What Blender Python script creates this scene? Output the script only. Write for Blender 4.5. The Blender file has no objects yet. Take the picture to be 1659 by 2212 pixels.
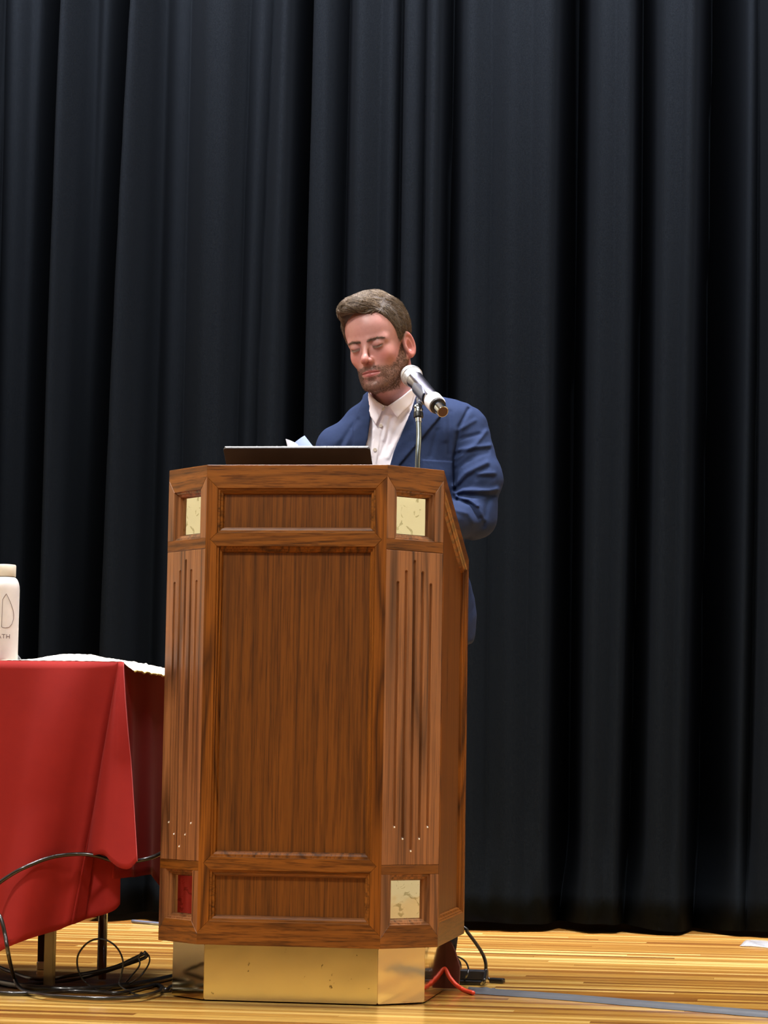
import bpy, bmesh, math, random
import numpy as np
from mathutils import Vector, Matrix

# ---------------------------------------------------------------- camera, light, exposure
IMG_W, IMG_H = 1659, 2212
FOC = 5695.8                                   # focal length in pixels of the 1659 px wide frame
CAM_C = (0.1974, -5.8979, 0.5182)              # camera in the frame that faces it
PITCH, ROLL, YAW = 0.0977, 0.0160, 0.1467      # YAW: the stage is turned this much against the camera
CY, SY = math.cos(YAW), math.sin(YAW)
CP, SP = math.cos(PITCH), math.sin(PITCH)
CR, SR = math.cos(ROLL), math.sin(ROLL)
def stage(x, y, z):                            # camera-facing frame -> stage frame (the world)
    return Vector((x*CY - y*SY, x*SY + y*CY, z))
def unstage(x, y, z):
    return Vector((x*CY + y*SY, -x*SY + y*CY, z))
scene = bpy.context.scene
COL = scene.collection
cam_data = bpy.data.cameras.new('camera')
cam = bpy.data.objects.new('camera', cam_data); COL.objects.link(cam)
cam_data.sensor_fit = 'HORIZONTAL'; cam_data.sensor_width = 36.0
cam_data.lens = FOC/IMG_W*36.0
cam_data.clip_end = 100
_r0, _u0, _f0 = Vector((1,0,0)), Vector((0,-SP,CP)), Vector((0,CP,SP))
_R = stage(*(CR*_r0 + SR*_u0)); _U = stage(*(-SR*_r0 + CR*_u0)); _F = stage(*_f0)
_m = Matrix((_R, _U, -_F)).transposed().to_4x4(); _m.translation = stage(*CAM_C)
cam.matrix_world = _m
scene.camera = cam

world = bpy.data.worlds.new('world'); scene.world = world; world.use_nodes = True
world.node_tree.nodes['Background'].inputs[0].default_value = (0.6, 0.65, 0.8, 1)
world.node_tree.nodes['Background'].inputs[1].default_value = 0.05
vs = scene.view_settings
vs.view_transform = 'Standard'; vs.look = 'None'; vs.gamma = 1.0; vs.use_curve_mapping = False
vs.exposure = 0.0
scene.display_settings.display_device = 'sRGB'

def area(name, loc, target, size, power, colour, spread=180):
    d = bpy.data.lights.new(name, 'AREA'); d.shape = 'RECTANGLE'; d.size, d.size_y = size
    d.energy = power; d.color = colour; d.spread = math.radians(spread)
    o = bpy.data.objects.new(name, d); COL.objects.link(o); o.location = loc
    o.rotation_euler = (Vector(target) - Vector(loc)).to_track_quat('-Z', 'Y').to_euler()
    return o
def spot(name, loc, target, power, colour, angle, radius=0.12, blend=0.6):
    d = bpy.data.lights.new(name, 'SPOT'); d.energy = power; d.color = colour
    d.spot_size = math.radians(angle); d.spot_blend = blend; d.shadow_soft_size = radius
    o = bpy.data.objects.new(name, d); COL.objects.link(o); o.location = loc
    o.rotation_euler = (Vector(target) - Vector(loc)).to_track_quat('-Z', 'Y').to_euler()
    return o
area('hall_ceiling_light', (-1.0, -8.5, 6.0), (0, 0, 0.6), (4.0, 2.0), 130, (1.0, 0.95, 0.88))
spot('stage_spotlight', (-2.2, -3.9, 6.1), (-0.35, 0.20, 0.50), 1300, (1.0, 0.96, 0.90), 29, 0.35, 0.5)
spot('stage_spotlight', (0.9, -3.9, 6.1), (0.60, 0.20, 0.40), 480, (1.0, 0.96, 0.90), 29, 0.35, 0.5)
area('stage_border_light', (0.1, 0.55, 5.3), (0.1, 0.6, 0.0), (5.0, 0.35), 210, (0.94, 0.94, 1.0), 80)
area('curtain_wash_light', (0.4, 1.85, 5.2), (0.4, 2.95, 3.5), (6.0, 0.25), 1150, (0.72, 0.72, 1.0), 95)
area('added_wall_light', (3.6, -0.7, 6.2), (5.2, -0.5, 1.6), (2.5, 0.4), 210, (1.0, 0.97, 0.88), 100)  # added, unseen: brightens the right wall mirrored in the brass squares
area('added_wall_light', (-3.6, 0.8, 6.2), (-5.2, 1.0, 1.6), (2.5, 0.4), 210, (1.0, 0.97, 0.88), 100)  # added likewise for the left wall that the brass mirrors
spot('front_spotlight', (-2.6, -6.5, 5.6), (0.05, 0.75, 1.58), 560, (1.0, 0.98, 1.0), 12, 0.10)

# ---------------------------------------------------------------- helpers
def ray(px, py):
    x, y = px - IMG_W/2, py - IMG_H/2
    a = x*CR + y*SR; b = -x*SR + y*CR
    return np.array([a, FOC*CP + b*SP, FOC*SP - b*CP])
def pc(px, py, yc):                            # a point of the photograph at depth yc, camera-facing frame
    d = ray(px, py); t = (yc - CAM_C[1])/d[1]
    return np.array([CAM_C[0] + d[0]*t, yc, CAM_C[2] + d[2]*t])
def on_floor(px, py, z=0.0):
    d = ray(px, py); t = (z - CAM_C[2])/d[2]
    return stage(CAM_C[0] + d[0]*t, CAM_C[1] + d[1]*t, z)
def on_plane_y(px, py, y):                     # on the stage plane y = const
    d = stage(*ray(px, py)); c = stage(*CAM_C); t = (y - c.y)/d.y
    return c + d*t
def on_plane_x(px, py, x):
    d = stage(*ray(px, py)); c = stage(*CAM_C); t = (x - c.x)/d.x
    return c + d*t
def to_px(P):                                  # camera-facing frame -> photograph pixels (arrays)
    X = P[..., 0] - CAM_C[0]; Y = P[..., 1] - CAM_C[1]; Z = P[..., 2] - CAM_C[2]
    d = Y*CP + Z*SP; u = -Y*SP + Z*CP
    a = FOC*X/d; b = -FOC*u/d
    return IMG_W/2 + a*CR - b*SR, IMG_H/2 + a*SR + b*CR

def tag(o, label=None, cat=None, group=None, kind=None):
    if label: o['label'] = label
    if cat: o['category'] = cat
    if group: o['group'] = group
    if kind: o['kind'] = kind
    return o
def thing(name, label, cat, loc=(0, 0, 0), rz=0.0, group=None):
    o = bpy.data.objects.new(name, None); COL.objects.link(o)
    o.empty_display_size = 0.1; o.location = loc; o.rotation_euler = (0, 0, rz)
    return tag(o, label, cat, group)
def link_mesh(name, me, mat, parent=None, smooth=False):
    o = bpy.data.objects.new(name, me); COL.objects.link(o)
    if mat and not me.materials: me.materials.append(mat)
    if parent: o.parent = parent
    if smooth:
        me.polygons.foreach_set('use_smooth', [True]*len(me.polygons))
    return o
def pyobj(name, verts, faces, mat, parent=None, smooth=False):
    me = bpy.data.meshes.new(name)
    me.from_pydata([tuple(v) for v in verts], [], [tuple(f) for f in faces]); me.update()
    return link_mesh(name, me, mat, parent, smooth)
def npobj(name, verts, quads, mat, parent=None, smooth=True):
    verts = np.asarray(verts, dtype=np.float32); quads = np.asarray(quads, dtype=np.int32)
    n = quads.shape[1]
    me = bpy.data.meshes.new(name)
    me.vertices.add(len(verts)); me.vertices.foreach_set('co', verts.ravel())
    me.loops.add(quads.size); me.loops.foreach_set('vertex_index', quads.ravel())
    me.polygons.add(len(quads)); me.polygons.foreach_set('loop_start', np.arange(0, quads.size, n, dtype=np.int32))
    me.update(calc_edges=True); me.validate()
    return link_mesh(name, me, mat, parent, smooth)
def bmobj(name, bm, mat, parent=None, smooth=False):
    bmesh.ops.recalc_face_normals(bm, faces=bm.faces[:])
    me = bpy.data.meshes.new(name); bm.to_mesh(me); bm.free()
    return link_mesh(name, me, mat, parent, smooth)
def add_box(bm, lo, hi, bevel=0.0, seg=1, M=None):
    vs_ = [bm.verts.new((x, y, z)) for x in (lo[0], hi[0]) for y in (lo[1], hi[1]) for z in (lo[2], hi[2])]
    fs = [bm.faces.new([vs_[i] for i in f]) for f in ((0,1,3,2),(4,6,7,5),(0,4,5,1),(2,3,7,6),(0,2,6,4),(1,5,7,3))]
    if bevel > 0:
        es = list({e for f in fs for e in f.edges})
        g = bmesh.ops.bevel(bm, geom=es, offset=bevel, segments=seg, affect='EDGES', profile=0.5)
        vs_ = list({v for f in g['faces'] for v in f.verts} | {v for v in vs_ if v.is_valid})
    if M is not None:
        bmesh.ops.transform(bm, matrix=M, verts=[v for v in vs_ if v.is_valid])
def box_obj(name, lo, hi, mat, parent=None, bevel=0.0, seg=1, M=None, smooth=False):
    bm = bmesh.new(); add_box(bm, lo, hi, bevel, seg, M)
    return bmobj(name, bm, mat, parent, smooth)
def prism(name, pts, fn, d0, d1, mat, parent=None, bevel=0.0008):
    """polygon pts (u, v) extruded from depth d0 to d1; fn(u, v, d) -> world"""
    bm = bmesh.new()
    a = [bm.verts.new(fn(u, v, d0)) for u, v in pts]; b = [bm.verts.new(fn(u, v, d1)) for u, v in pts]
    n = len(pts); bm.faces.new(a); bm.faces.new(b[::-1])
    for i in range(n): bm.faces.new((a[i], b[i], b[(i+1) % n], a[(i+1) % n]))
    bmesh.ops.recalc_face_normals(bm, faces=bm.faces[:])
    if bevel > 0: bmesh.ops.bevel(bm, geom=bm.edges[:], offset=bevel, segments=1, affect='EDGES')
    return bmobj(name, bm, mat, parent)
def catmull(pts, n=8):
    pts = [Vector(p) for p in pts]; out = []
    P = [pts[0]*2 - pts[1]] + pts + [pts[-1]*2 - pts[-2]]
    for i in range(1, len(P)-2):
        for k in range(n):
            t = k/n; a, b, c, d = P[i-1], P[i], P[i+1], P[i+2]
            out.append(0.5*((2*b) + (c-a)*t + (2*a-5*b+4*c-d)*t*t + (3*b-a-3*c+d)*t**3))
    out.append(pts[-1]); return out
def tube_data(pts, r, seg=10, cap=True, base=0):
    pts = [Vector(p) for p in pts]; n = len(pts)
    rs = r if hasattr(r, '__len__') else [r]*n
    V, F = [], []
    t0 = (pts[1]-pts[0]).normalized(); nrm = t0.orthogonal().normalized()
    for i, p in enumerate(pts):
        t = (pts[min(i+1, n-1)] - pts[max(i-1, 0)]).normalized()
        nrm = (nrm - t*nrm.dot(t)).normalized(); bn = t.cross(nrm)
        for k in range(seg):
            a = 2*math.pi*k/seg; V.append(p + (nrm*math.cos(a) + bn*math.sin(a))*rs[i])
    for i in range(n-1):
        for k in range(seg):
            k2 = (k+1) % seg; F.append((base+i*seg+k, base+i*seg+k2, base+(i+1)*seg+k2, base+(i+1)*seg+k))
    if cap:
        F.append(tuple(base+k for k in range(seg))[::-1]); F.append(tuple(base+(n-1)*seg+k for k in range(seg)))
    return V, F
def tube(name, pts, r, mat, parent=None, seg=10, smooth=True):
    V, F = tube_data(pts, r, seg); return pyobj(name, V, F, mat, parent, smooth)
def lathe(name, prof, mat, parent=None, seg=32, M=None, smooth=True):
    V, F = [], []
    for (r, z) in prof:
        for k in range(seg):
            a = 2*math.pi*k/seg; V.append(Vector((r*math.cos(a), r*math.sin(a), z)))
    n = len(prof)
    for i in range(n-1):
        for k in range(seg):
            k2 = (k+1) % seg; F.append((i*seg+k, i*seg+k2, (i+1)*seg+k2, (i+1)*seg+k))
    F.append(tuple(range(seg))[::-1]); F.append(tuple((n-1)*seg+k for k in range(seg)))
    if M is not None: V = [M @ v for v in V]
    o = pyobj(name, V, F, mat, parent, smooth)
    return o
def sharp(o, deg=35):                          # keep hard edges on a smooth mesh
    me = o.data
    me.set_sharp_from_angle(angle=math.radians(deg)); return o

# ---------------------------------------------------------------- materials
def srgb(r, g, b):
    f = lambda c: (c/12.92 if c <= 0.04045 else ((c+0.055)/1.055)**2.4)
    return (f(r/255), f(g/255), f(b/255), 1.0)
class NT:
    def __init__(s, name):
        s.m = bpy.data.materials.new(name); s.m.use_nodes = True; s.t = s.m.node_tree
        s.b = s.t.nodes['Principled BSDF']
    def n(s, typ, **kw):
        o = s.t.nodes.new(typ)
        for k, v in kw.items(): setattr(o, k, v)
        return o
    def l(s, a, b): s.t.links.new(a, b)
    def set(s, **kw):
        for k, v in kw.items(): s.b.inputs[k.replace('_', ' ')].default_value = v
    def coords(s, scale=(1, 1, 1), rnd=0.0, rot=(0, 0, 0), src='Object'):
        tc = s.n('ShaderNodeTexCoord'); mp = s.n('ShaderNodeMapping')
        mp.inputs['Scale'].default_value = scale; mp.inputs['Rotation'].default_value = rot
        s.l(tc.outputs[src], mp.inputs['Vector'])
        if rnd:
            oi = s.n('ShaderNodeObjectInfo'); mu = s.n('ShaderNodeMath', operation='MULTIPLY'); mu.inputs[1].default_value = rnd
            s.l(oi.outputs['Random'], mu.inputs[0]); s.l(mu.outputs[0], mp.inputs['Location'])
        return mp.outputs[0]
    def noise(s, vec, scale, detail=3, rough=0.5, dist=0.0):
        o = s.n('ShaderNodeTexNoise'); o.inputs['Scale'].default_value = scale; o.inputs['Detail'].default_value = detail
        o.inputs['Roughness'].default_value = rough; o.inputs['Distortion'].default_value = dist
        s.l(vec, o.inputs['Vector']); return o.outputs['Fac']
    def ramp(s, fac, stops):
        o = s.n('ShaderNodeValToRGB'); e = o.color_ramp.elements
        while len(e) < len(stops): e.new(0.5)
        for i, (p, c) in enumerate(stops):
            e[i].position = p; e[i].color = c if len(c) == 4 else (*c, 1)
        s.l(fac, o.inputs[0]); return o.outputs[0]
    def mix(s, a, b, fac, mode='MIX'):
        o = s.n('ShaderNodeMix', data_type='RGBA', blend_type=mode)
        for sock, v in ((o.inputs[0], fac), (o.inputs[6], a), (o.inputs[7], b)):
            if hasattr(v, 'links'): s.l(v, sock)
            else: sock.default_value = v
        return o.outputs[2]
    def bump(s, h, strength, dist=0.001):
        o = s.n('ShaderNodeBump'); o.inputs['Strength'].default_value = strength; o.inputs['Distance'].default_value = dist
        s.l(h, o.inputs['Height']); s.l(o.outputs[0], s.b.inputs['Normal'])
    def math(s, op, a, b=0.0):
        o = s.n('ShaderNodeMath', operation=op)
        for i, v in enumerate((a, b)):
            if hasattr(v, 'links'): s.l(v, o.inputs[i])
            else: o.inputs[i].default_value = v
        return o.outputs[0]

def plain(name, col, rough=0.5, metal=0.0, bump=None, **kw):
    t = NT(name); t.set(Base_Color=col, Roughness=rough, Metallic=metal, **kw)
    v = t.coords()
    c = t.mix(col, tuple(x*0.82 for x in col[:3]) + (1,), t.noise(v, 40, 3)); t.l(c, t.b.inputs['Base Color'])
    if bump: t.bump(t.noise(v, bump[0], 4, 0.6), bump[1], bump[2] if len(bump) > 2 else 0.001)
    return t.m

def oak(name, axis='z', light=(122, 72, 28), dark=(62, 32, 12), ring=9.0, contrast=0.6, stretch=0.05, rough=0.38, pore=0.55, base=6.0, pscale=230, pst=0.02, med_=0.8):
    t = NT(name)
    k = 'xyz'.index(axis)
    al = [1, 1, 1]; al[k] = stretch
    sk = [1, 1, 1]; sk[k] = pst
    v = t.coords(tuple(al), 7.0); v2 = t.coords(tuple(sk), 11.0)
    # growth rings: a slow noise of the stretched coordinate folded into bands
    n0 = t.noise(v, base, 2, 0.45, 0.5)
    bands = t.math('FRACT', t.math('MULTIPLY', n0, ring))
    tri = t.math('ABSOLUTE', t.math('SUBTRACT', t.math('MULTIPLY', bands, 2.0), 1.0))
    fine = t.noise(v2, pscale, 3, 0.65)
    med = t.noise(v2, 60, 3, 0.6)
    L, Dk = srgb(*light), srgb(*dark)
    mid = tuple((a*0.6+b*0.4) for a, b in zip(L, Dk))
    c = t.ramp(tri, [(0.0, Dk), (0.30, mid), (0.55, L), (1.0, L)])
    c = t.mix(mid, c, contrast)
    c = t.mix(c, t.ramp(med, [(0.3, (0.62, 0.58, 0.55)), (0.62, (1.12, 1.12, 1.12))]), med_, 'MULTIPLY')
    c = t.mix(c, t.ramp(fine, [(0.36, (0.36, 0.32, 0.30)), (0.52, (1, 1, 1))]), pore, 'MULTIPLY')
    t.l(c, t.b.inputs['Base Color'])
    t.set(Roughness=rough, Specular_IOR_Level=0.28)
    t.bump(fine, 0.25, 0.0006)
    return t.m

# ---------------------------------------------------------------- materials of the place
def floor_mat():
    t = NT('stage_floor_varnish')
    v = t.coords((0.06, 1, 1), 9.0); v2 = t.coords((0.012, 1, 1), 5.0)
    oi = t.n('ShaderNodeObjectInfo')
    base = t.ramp(oi.outputs['Random'], [(0.0, srgb(116, 70, 22)), (0.18, srgb(146, 96, 32)), (0.5, srgb(168, 122, 48)), (0.8, srgb(188, 146, 68)), (1.0, srgb(224, 188, 108))])
    g = t.ramp(t.noise(v, 60, 4, 0.6, 0.3), [(0.32, (0.55, 0.47, 0.38)), (0.55, (1, 1, 1)), (0.75, (1.15, 1.13, 1.1))])
    f = t.ramp(t.noise(v2, 190, 3, 0.6), [(0.35, (0.62, 0.55, 0.48)), (0.5, (1, 1, 1))])
    c = t.mix(t.mix(base, g, 0.75, 'MULTIPLY'), f, 0.6, 'MULTIPLY')
    t.l(c, t.b.inputs['Base Color'])
    t.set(Roughness=0.3, Coat_Weight=0.55, Coat_Roughness=0.12)
    w = t.coords((0.25, 1, 1))
    t.bump(t.noise(w, 9, 2), 0.12, 0.004)
    return t.m
M_FLOOR = floor_mat()
M_DARK = plain('dark_gap', srgb(26, 16, 10), 0.8)
M_CREAM = plain('cream_wall_paint', srgb(226, 214, 186), 0.7)
M_CEIL = plain('ceiling_paint', srgb(222, 218, 206), 0.8)
M_HALL = plain('hall_floor_vinyl', srgb(120, 104, 84), 0.5)
def velour():
    t = NT('black_velour')
    v = t.coords()
    c = t.ramp(t.noise(v, 300, 2, 0.6), [(0.3, (0.0021, 0.0026, 0.0025, 1)), (0.7, (0.0038, 0.0047, 0.0045, 1))])
    t.l(c, t.b.inputs['Base Color'])
    t.set(Roughness=0.92, Specular_IOR_Level=0.01)
    t.bump(t.noise(t.coords((1, 1, 0.3)), 260, 3), 0.25, 0.001)
    return t.m
M_VELOUR = velour()

# ---------------------------------------------------------------- room shell
CURT_Y = 2.88
STAGE_Z, FRONT_Y = 0.0, -2.4
floor = box_obj('floor', (-5.2, FRONT_Y, -0.30), (5.2, 4.3, -0.021), M_DARK); tag(floor, kind='structure')
# floor strips: each one in view is its own plank
rng = random.Random(5)
PW = 0.042
plank_meshes = {}
def plank_mesh(L):
    k = round(L, 1)
    if k not in plank_meshes:
        bm = bmesh.new(); add_box(bm, (-k/2+0.0003, -PW/2+0.0003, -0.02), (k/2-0.0003, PW/2-0.0003, 0.0), 0.0)
        me = bpy.data.meshes.new('plank'); bmesh.ops.recalc_face_normals(bm, faces=bm.faces[:]); bm.to_mesh(me); bm.free()
        me.materials.append(M_FLOOR); plank_meshes[k] = me
    return plank_meshes[k], k
rest_v, rest_f = [], []
def rest_plank(x0, x1, y0):
    b = len(rest_v)
    for x in (x0+0.0003, x1-0.0003):
        for y in (y0+0.0003, y0+PW-0.0003):
            for z in (-0.02, 0.0): rest_v.append((x, y, z))
    for f in ((0,1,3,2),(4,6,7,5),(0,4,5,1),(2,3,7,6),(0,2,6,4),(1,5,7,3)): rest_f.append(tuple(b+i for i in f))
y = FRONT_Y; n_pl = 0
while y < 4.25:
    ym = y + PW/2
    if -0.95 < ym < 2.98:
        dist = ym + 6.0
        xl, xr = -0.45 - 0.16*dist, 0.75 + 0.145*dist
        x = xl - rng.uniform(0, 0.6)
        rest_plank(-5.2, x, y)
        while x < xr:
            L = rng.choice((0.9, 1.3, 1.6, 2.0, 2.4)); me, k = plank_mesh(L)
            o = bpy.data.objects.new('plank', me); COL.objects.link(o); o.parent = floor
            o.location = (x + k/2, ym, rng.uniform(-0.0003, 0.0)); x += k; n_pl += 1
        rest_plank(x, 5.2, y)
    else:
        x = -5.2
        while x < 5.2:
            L = min(rng.uniform(1.0, 2.6), 5.2 - x); rest_plank(x, x+L, y); x += L
    y += PW
rp = pyobj('plank_field', rest_v, rest_f, M_FLOOR, floor); tag(rp, kind='stuff')
def struct(name, lo, hi, mat):
    return tag(box_obj(name, lo, hi, mat), kind='structure')
struct('trim_1', (-5.2, FRONT_Y-0.04, -1.05), (5.2, FRONT_Y-0.001, 0.0), M_DARK)
struct('floor.001', (-9, -17, -1.25), (9, FRONT_Y-0.041, -1.05), M_HALL)
struct('wall_left', (-5.4, -17, -1.05), (-5.201, 4.5, 6.6), M_CREAM)
struct('wall_right', (5.201, -17, -1.05), (5.4, 4.5, 6.6), M_CREAM)
struct('wall_back', (-5.2, 4.301, -1.05), (5.2, 4.5, 6.6), M_DARK)
struct('wall_rear', (-5.2, -17.2, -1.05), (5.2, -17.001, 6.6), M_CREAM)
struct('ceiling', (-5.4, -17.2, 6.6), (5.4, 4.5, 6.8), M_CEIL)

# ---------------------------------------------------------------- stage curtain
# (photo x of the furrow at its top, middle, foot; half width left / right in px; depth in m)
FURROWS = [(-130, -150, -170, 30, 30, .40), (-20, -45, -70, 20, 34, .14), (106, 70, 44, 34, 14, .52), (168, 132, 104, 22, 22, .03),
 (260, 212, 172, 36, 12, .40), (318, 290, 262, 20, 22, .03), (398, 378, 360, 60, 36, .10), (532, 500, 480, 22, 44, .06), (585, 545, 520, 16, 22, .05),
 (655, 630, 612, 22, 14, .40), (741, 722, 708, 22, 22, .12), (822, 806, 800, 26, 26, .03), (862, 848, 838, 10, 12, .09), (918, 905, 900, 12, 12, .05), (962, 944, 928, 10, 32, .20),
 (1060, 1055, 1045, 24, 40, .03), (1150, 1140, 1130, 30, 26, .02), (1218, 1204, 1192, 12, 44, .52), (1330, 1320, 1300, 20, 20, .02), (1376, 1364, 1338, 8, 36, .30),
 (1478, 1462, 1446, 22, 18, .02), (1524, 1508, 1490, 14, 68, .60), (1640, 1632, 1610, 14, 18, .10), (1760, 1750, 1740, 30, 40, .3), (1880, 1880, 1880, 30, 30, .2)]
def build_curtain():
    Z0, Z1 = 0.022, 4.6
    nx, nz = 900, 46
    xs = np.linspace(-2.6, 3.3, nx); zs = np.linspace(Z0, Z1, nz)
    rows = {}
    F = []
    for (x0, x1, x2, wl, wr, d) in FURROWS:
        p = [on_plane_y(x0, 0, CURT_Y), on_plane_y(x1, 1000, CURT_Y), on_plane_y(x2, 2000, CURT_Y)]
        F.append(([q.z for q in p], [q.x for q in p], wl*0.00162, wr*0.00162, d))
    X, Zg = np.meshgrid(xs, zs)
    Y = np.zeros_like(X)
    rs = np.random.RandomState(3)
    near_floor = np.clip((Zg-Z0)/.30, 0, 1); near_floor = .38+.62*near_floor**2*(3-2*near_floor)
    for zz, xx, wl, wr, d in F:
        a = np.polyfit(zz, xx, 2)
        cx = np.polyval(a, np.clip(Zg, 0, 3.6))
        u = X - cx
        w = np.where(u < 0, wl, wr)
        t_ = 1-np.abs(u)/(w*1.35); Y += near_floor*1.35*d*0.5*(t_+np.sqrt(t_*t_+.05))*np.exp(-np.maximum(-t_, 0)*1.2)
    # further folds to both sides, outside the picture
    for xc in np.concatenate([np.arange(-2.5, -1.05, 0.24), np.arange(2.05, 3.3, 0.24)]):
        Y += 0.15*np.exp(-((X-xc)/0.05)**2)
    Y += 0.010*np.sin(X*23+0.6*np.sin(Zg*1.3)) + 0.005*np.sin(X*51+Zg*0.8)
    # soft creases near the hem
    k = np.clip(1-(Zg-Z0)/0.28, 0, 1)**1.5
    Y += k*0.010*np.sin(X*44+Zg*26)*np.sin(X*7) + k*0.006*np.sin(X*90-Zg*30)
    Y = CURT_Y + Y
    Zw = Zg.copy(); Zw[0] += 0.008*np.sin(xs*5.2) + 0.005*np.sin(xs*13+1)
    V = np.stack([X, Y, Zw], -1).reshape(-1, 3)
    i = np.arange(nx-1)[None, :] + nx*np.arange(nz-1)[:, None]; i = i.ravel()
    Q = np.stack([i, i+1, i+nx+1, i+nx], 1)
    o = npobj('stage_curtain', V, Q, M_VELOUR)
    m = o.modifiers.new('thick', 'SOLIDIFY'); m.thickness = 0.004; m.offset = 1
    tag(o, 'tall black velour stage curtain in deep folds behind the speaker', 'curtain')
    # hem stitching: a narrow raised band that follows the folds
    zb = np.array([0.112, 0.118])
    vv = []
    for z in zb:
        j = np.searchsorted(zs, z) - 1; t = (z-zs[j])/(zs[j+1]-zs[j])
        yy = Y[j]*(1-t)+Y[j+1]*t - 0.0035
        vv.append(np.stack([xs, yy, np.full(nx, z)], -1))
    i = np.arange(nx-1); Q = np.stack([i, i+1, i+nx+1, i+nx], 1)
    npobj('hem_seam', np.concatenate(vv), Q, M_VELOUR, o)
build_curtain()

# ---------------------------------------------------------------- lectern
LW, CHX, CHY, ZB, ZT, SD = 0.4129, 0.1134, 0.1128, 0.127, 1.20, 0.516
HX = LW/2 + CHX
OAK_V = oak('oak_upright_grain', 'z', (138, 80, 22), (60, 31, 8), 9, 0.75, 0.10, base=9, pore=0.65)
OAK_H = oak('oak_level_grain', 'x', (140, 84, 28), (62, 34, 10), 10, 0.4, 0.06, pore=0.8, pst=0.07, pscale=200, base=12)
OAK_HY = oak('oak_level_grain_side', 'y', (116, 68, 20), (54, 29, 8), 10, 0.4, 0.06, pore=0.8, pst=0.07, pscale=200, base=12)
OAK_P = oak('oak_panel_veneer', 'z', (120, 69, 18), (66, 37, 9), 8, 0.4, 0.012, 0.42, 0.6, 26, pscale=260, pst=0.03, med_=0.5)
OAK_F = oak('oak_fluted_board', 'z', (150, 98, 58), (76, 45, 24), 8, 0.75, 0.06, 0.36, 0.6, 8)
_b = OAK_F.node_tree.nodes['Principled BSDF']; _b.inputs['Coat Weight'].default_value = 0.3; _b.inputs['Coat Roughness'].default_value = 0.25
def brass(name, col, rough, dent, marks=None):
    t = NT(name)
    v = t.coords()
    c = t.mix(col, tuple(x*0.86 for x in col[:3])+(1,), t.noise(v, 14, 4, 0.6))
    if marks:
        mc, sc_, lo, dist = marks
        c = t.mix(c, mc, t.ramp(t.noise(v, sc_, 3, 0.5, dist), [(lo, (0, 0, 0)), (lo+.05, (0.8, 0.8, 0.8))]))
    t.l(c, t.b.inputs['Base Color']); t.set(Metallic=1.0, Roughness=rough)
    t.bump(t.noise(v, 11, 2, 0.4), dent, 0.01)
    return t.m
BRASS = brass('plinth_brass', srgb(255, 248, 200), 0.16, 0.05, (srgb(70, 52, 24), 60, 0.70, 0.0))
BRASS_C = brass('corner_brass', srgb(226, 206, 160), 0.08, 0.05)
BRASS_W = brass('window_brass', srgb(240, 245, 226), 0.06, 0.10, (srgb(176, 176, 146), 40, 0.60, 1.5))  # marks: smudges plus a patterned reflection painted into the colour
M_PIN = plain('pin_metal', srgb(236, 226, 206), .35)
REDWOOD = plain('red_brown_board', srgb(78, 26, 16), 0.5)

lect = thing('lectern', 'tall oak lectern with fluted corners, brass squares and a brass plinth', 'lectern')
def f_front(u, v, d): return Vector((u - LW/2, d, v))
_t = Vector((CHX, CHY, 0)).normalized(); CW = math.hypot(CHX, CHY)
def f_right(u, v, d): return Vector((LW/2 + _t.x*u - _t.y*d, _t.y*u + _t.x*d, v))
def f_left(u, v, d): return Vector((-HX + _t.x*u + _t.y*d, CHY - _t.y*u + _t.x*d, v))
def f_sr(u, v, d): return Vector((HX - d, CHY + u, v))
def f_sl(u, v, d): return Vector((-HX + d, CHY + u, v))
TH = 0.02
def inset(poly, k):
    n = len(poly); out = []
    ar = sum(poly[i][0]*poly[(i+1) % n][1]-poly[(i+1) % n][0]*poly[i][1] for i in range(n))
    sg = 1 if ar > 0 else -1
    for i in range(n):
        p0, p1, p2 = Vector(poly[i-1]), Vector(poly[i]), Vector(poly[(i+1) % n])
        e1, e2 = (p1-p0).normalized(), (p2-p1).normalized()
        n1, n2 = Vector((-e1.y, e1.x))*sg, Vector((-e2.y, e2.x))*sg
        b = (n1+n2); b = b/(b.dot(n1)) if abs(b.dot(n1)) > 1e-6 else n1
        out.append((p1.x+b.x*k, p1.y+b.y*k))
    return out
PROF = [(0, 0.0004), (0.0015, 0.0034), (0.0045, 0.0036), (0.0060, 0.0075), (0.0105, 0.0090), (0.0120, 0.0150), (0.0140, 0.0155)]
def moulding(poly, fn, mat, prof=PROF, parent=None):
    rings = [[fn(u, v, d) for u, v in inset(poly, k)] for k, d in prof]
    n = len(poly); V = [p for r in rings for p in r]; F = []
    for i in range(len(rings)-1):
        for k in range(n):
            k2 = (k+1) % n; F.append((i*n+k, i*n+k2, (i+1)*n+k2, (i+1)*n+k))
    bm = bmesh.new(); vv = [bm.verts.new(p) for p in V]
    for f in F: bm.faces.new([vv[i] for i in f])
    return bmobj('moulding', bm, mat, parent or lect)
def rect(u0, u1, v0, v1): return [(u0, v0), (u1, v0), (u1, v1), (u0, v1)]
def panel(poly, fn, mat, name='panel', depth=0.0150, th=0.006, k=0.0135, parent=None):
    return prism(name, inset(poly, k), fn, depth, depth+th, mat, parent or lect, 0)

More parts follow.
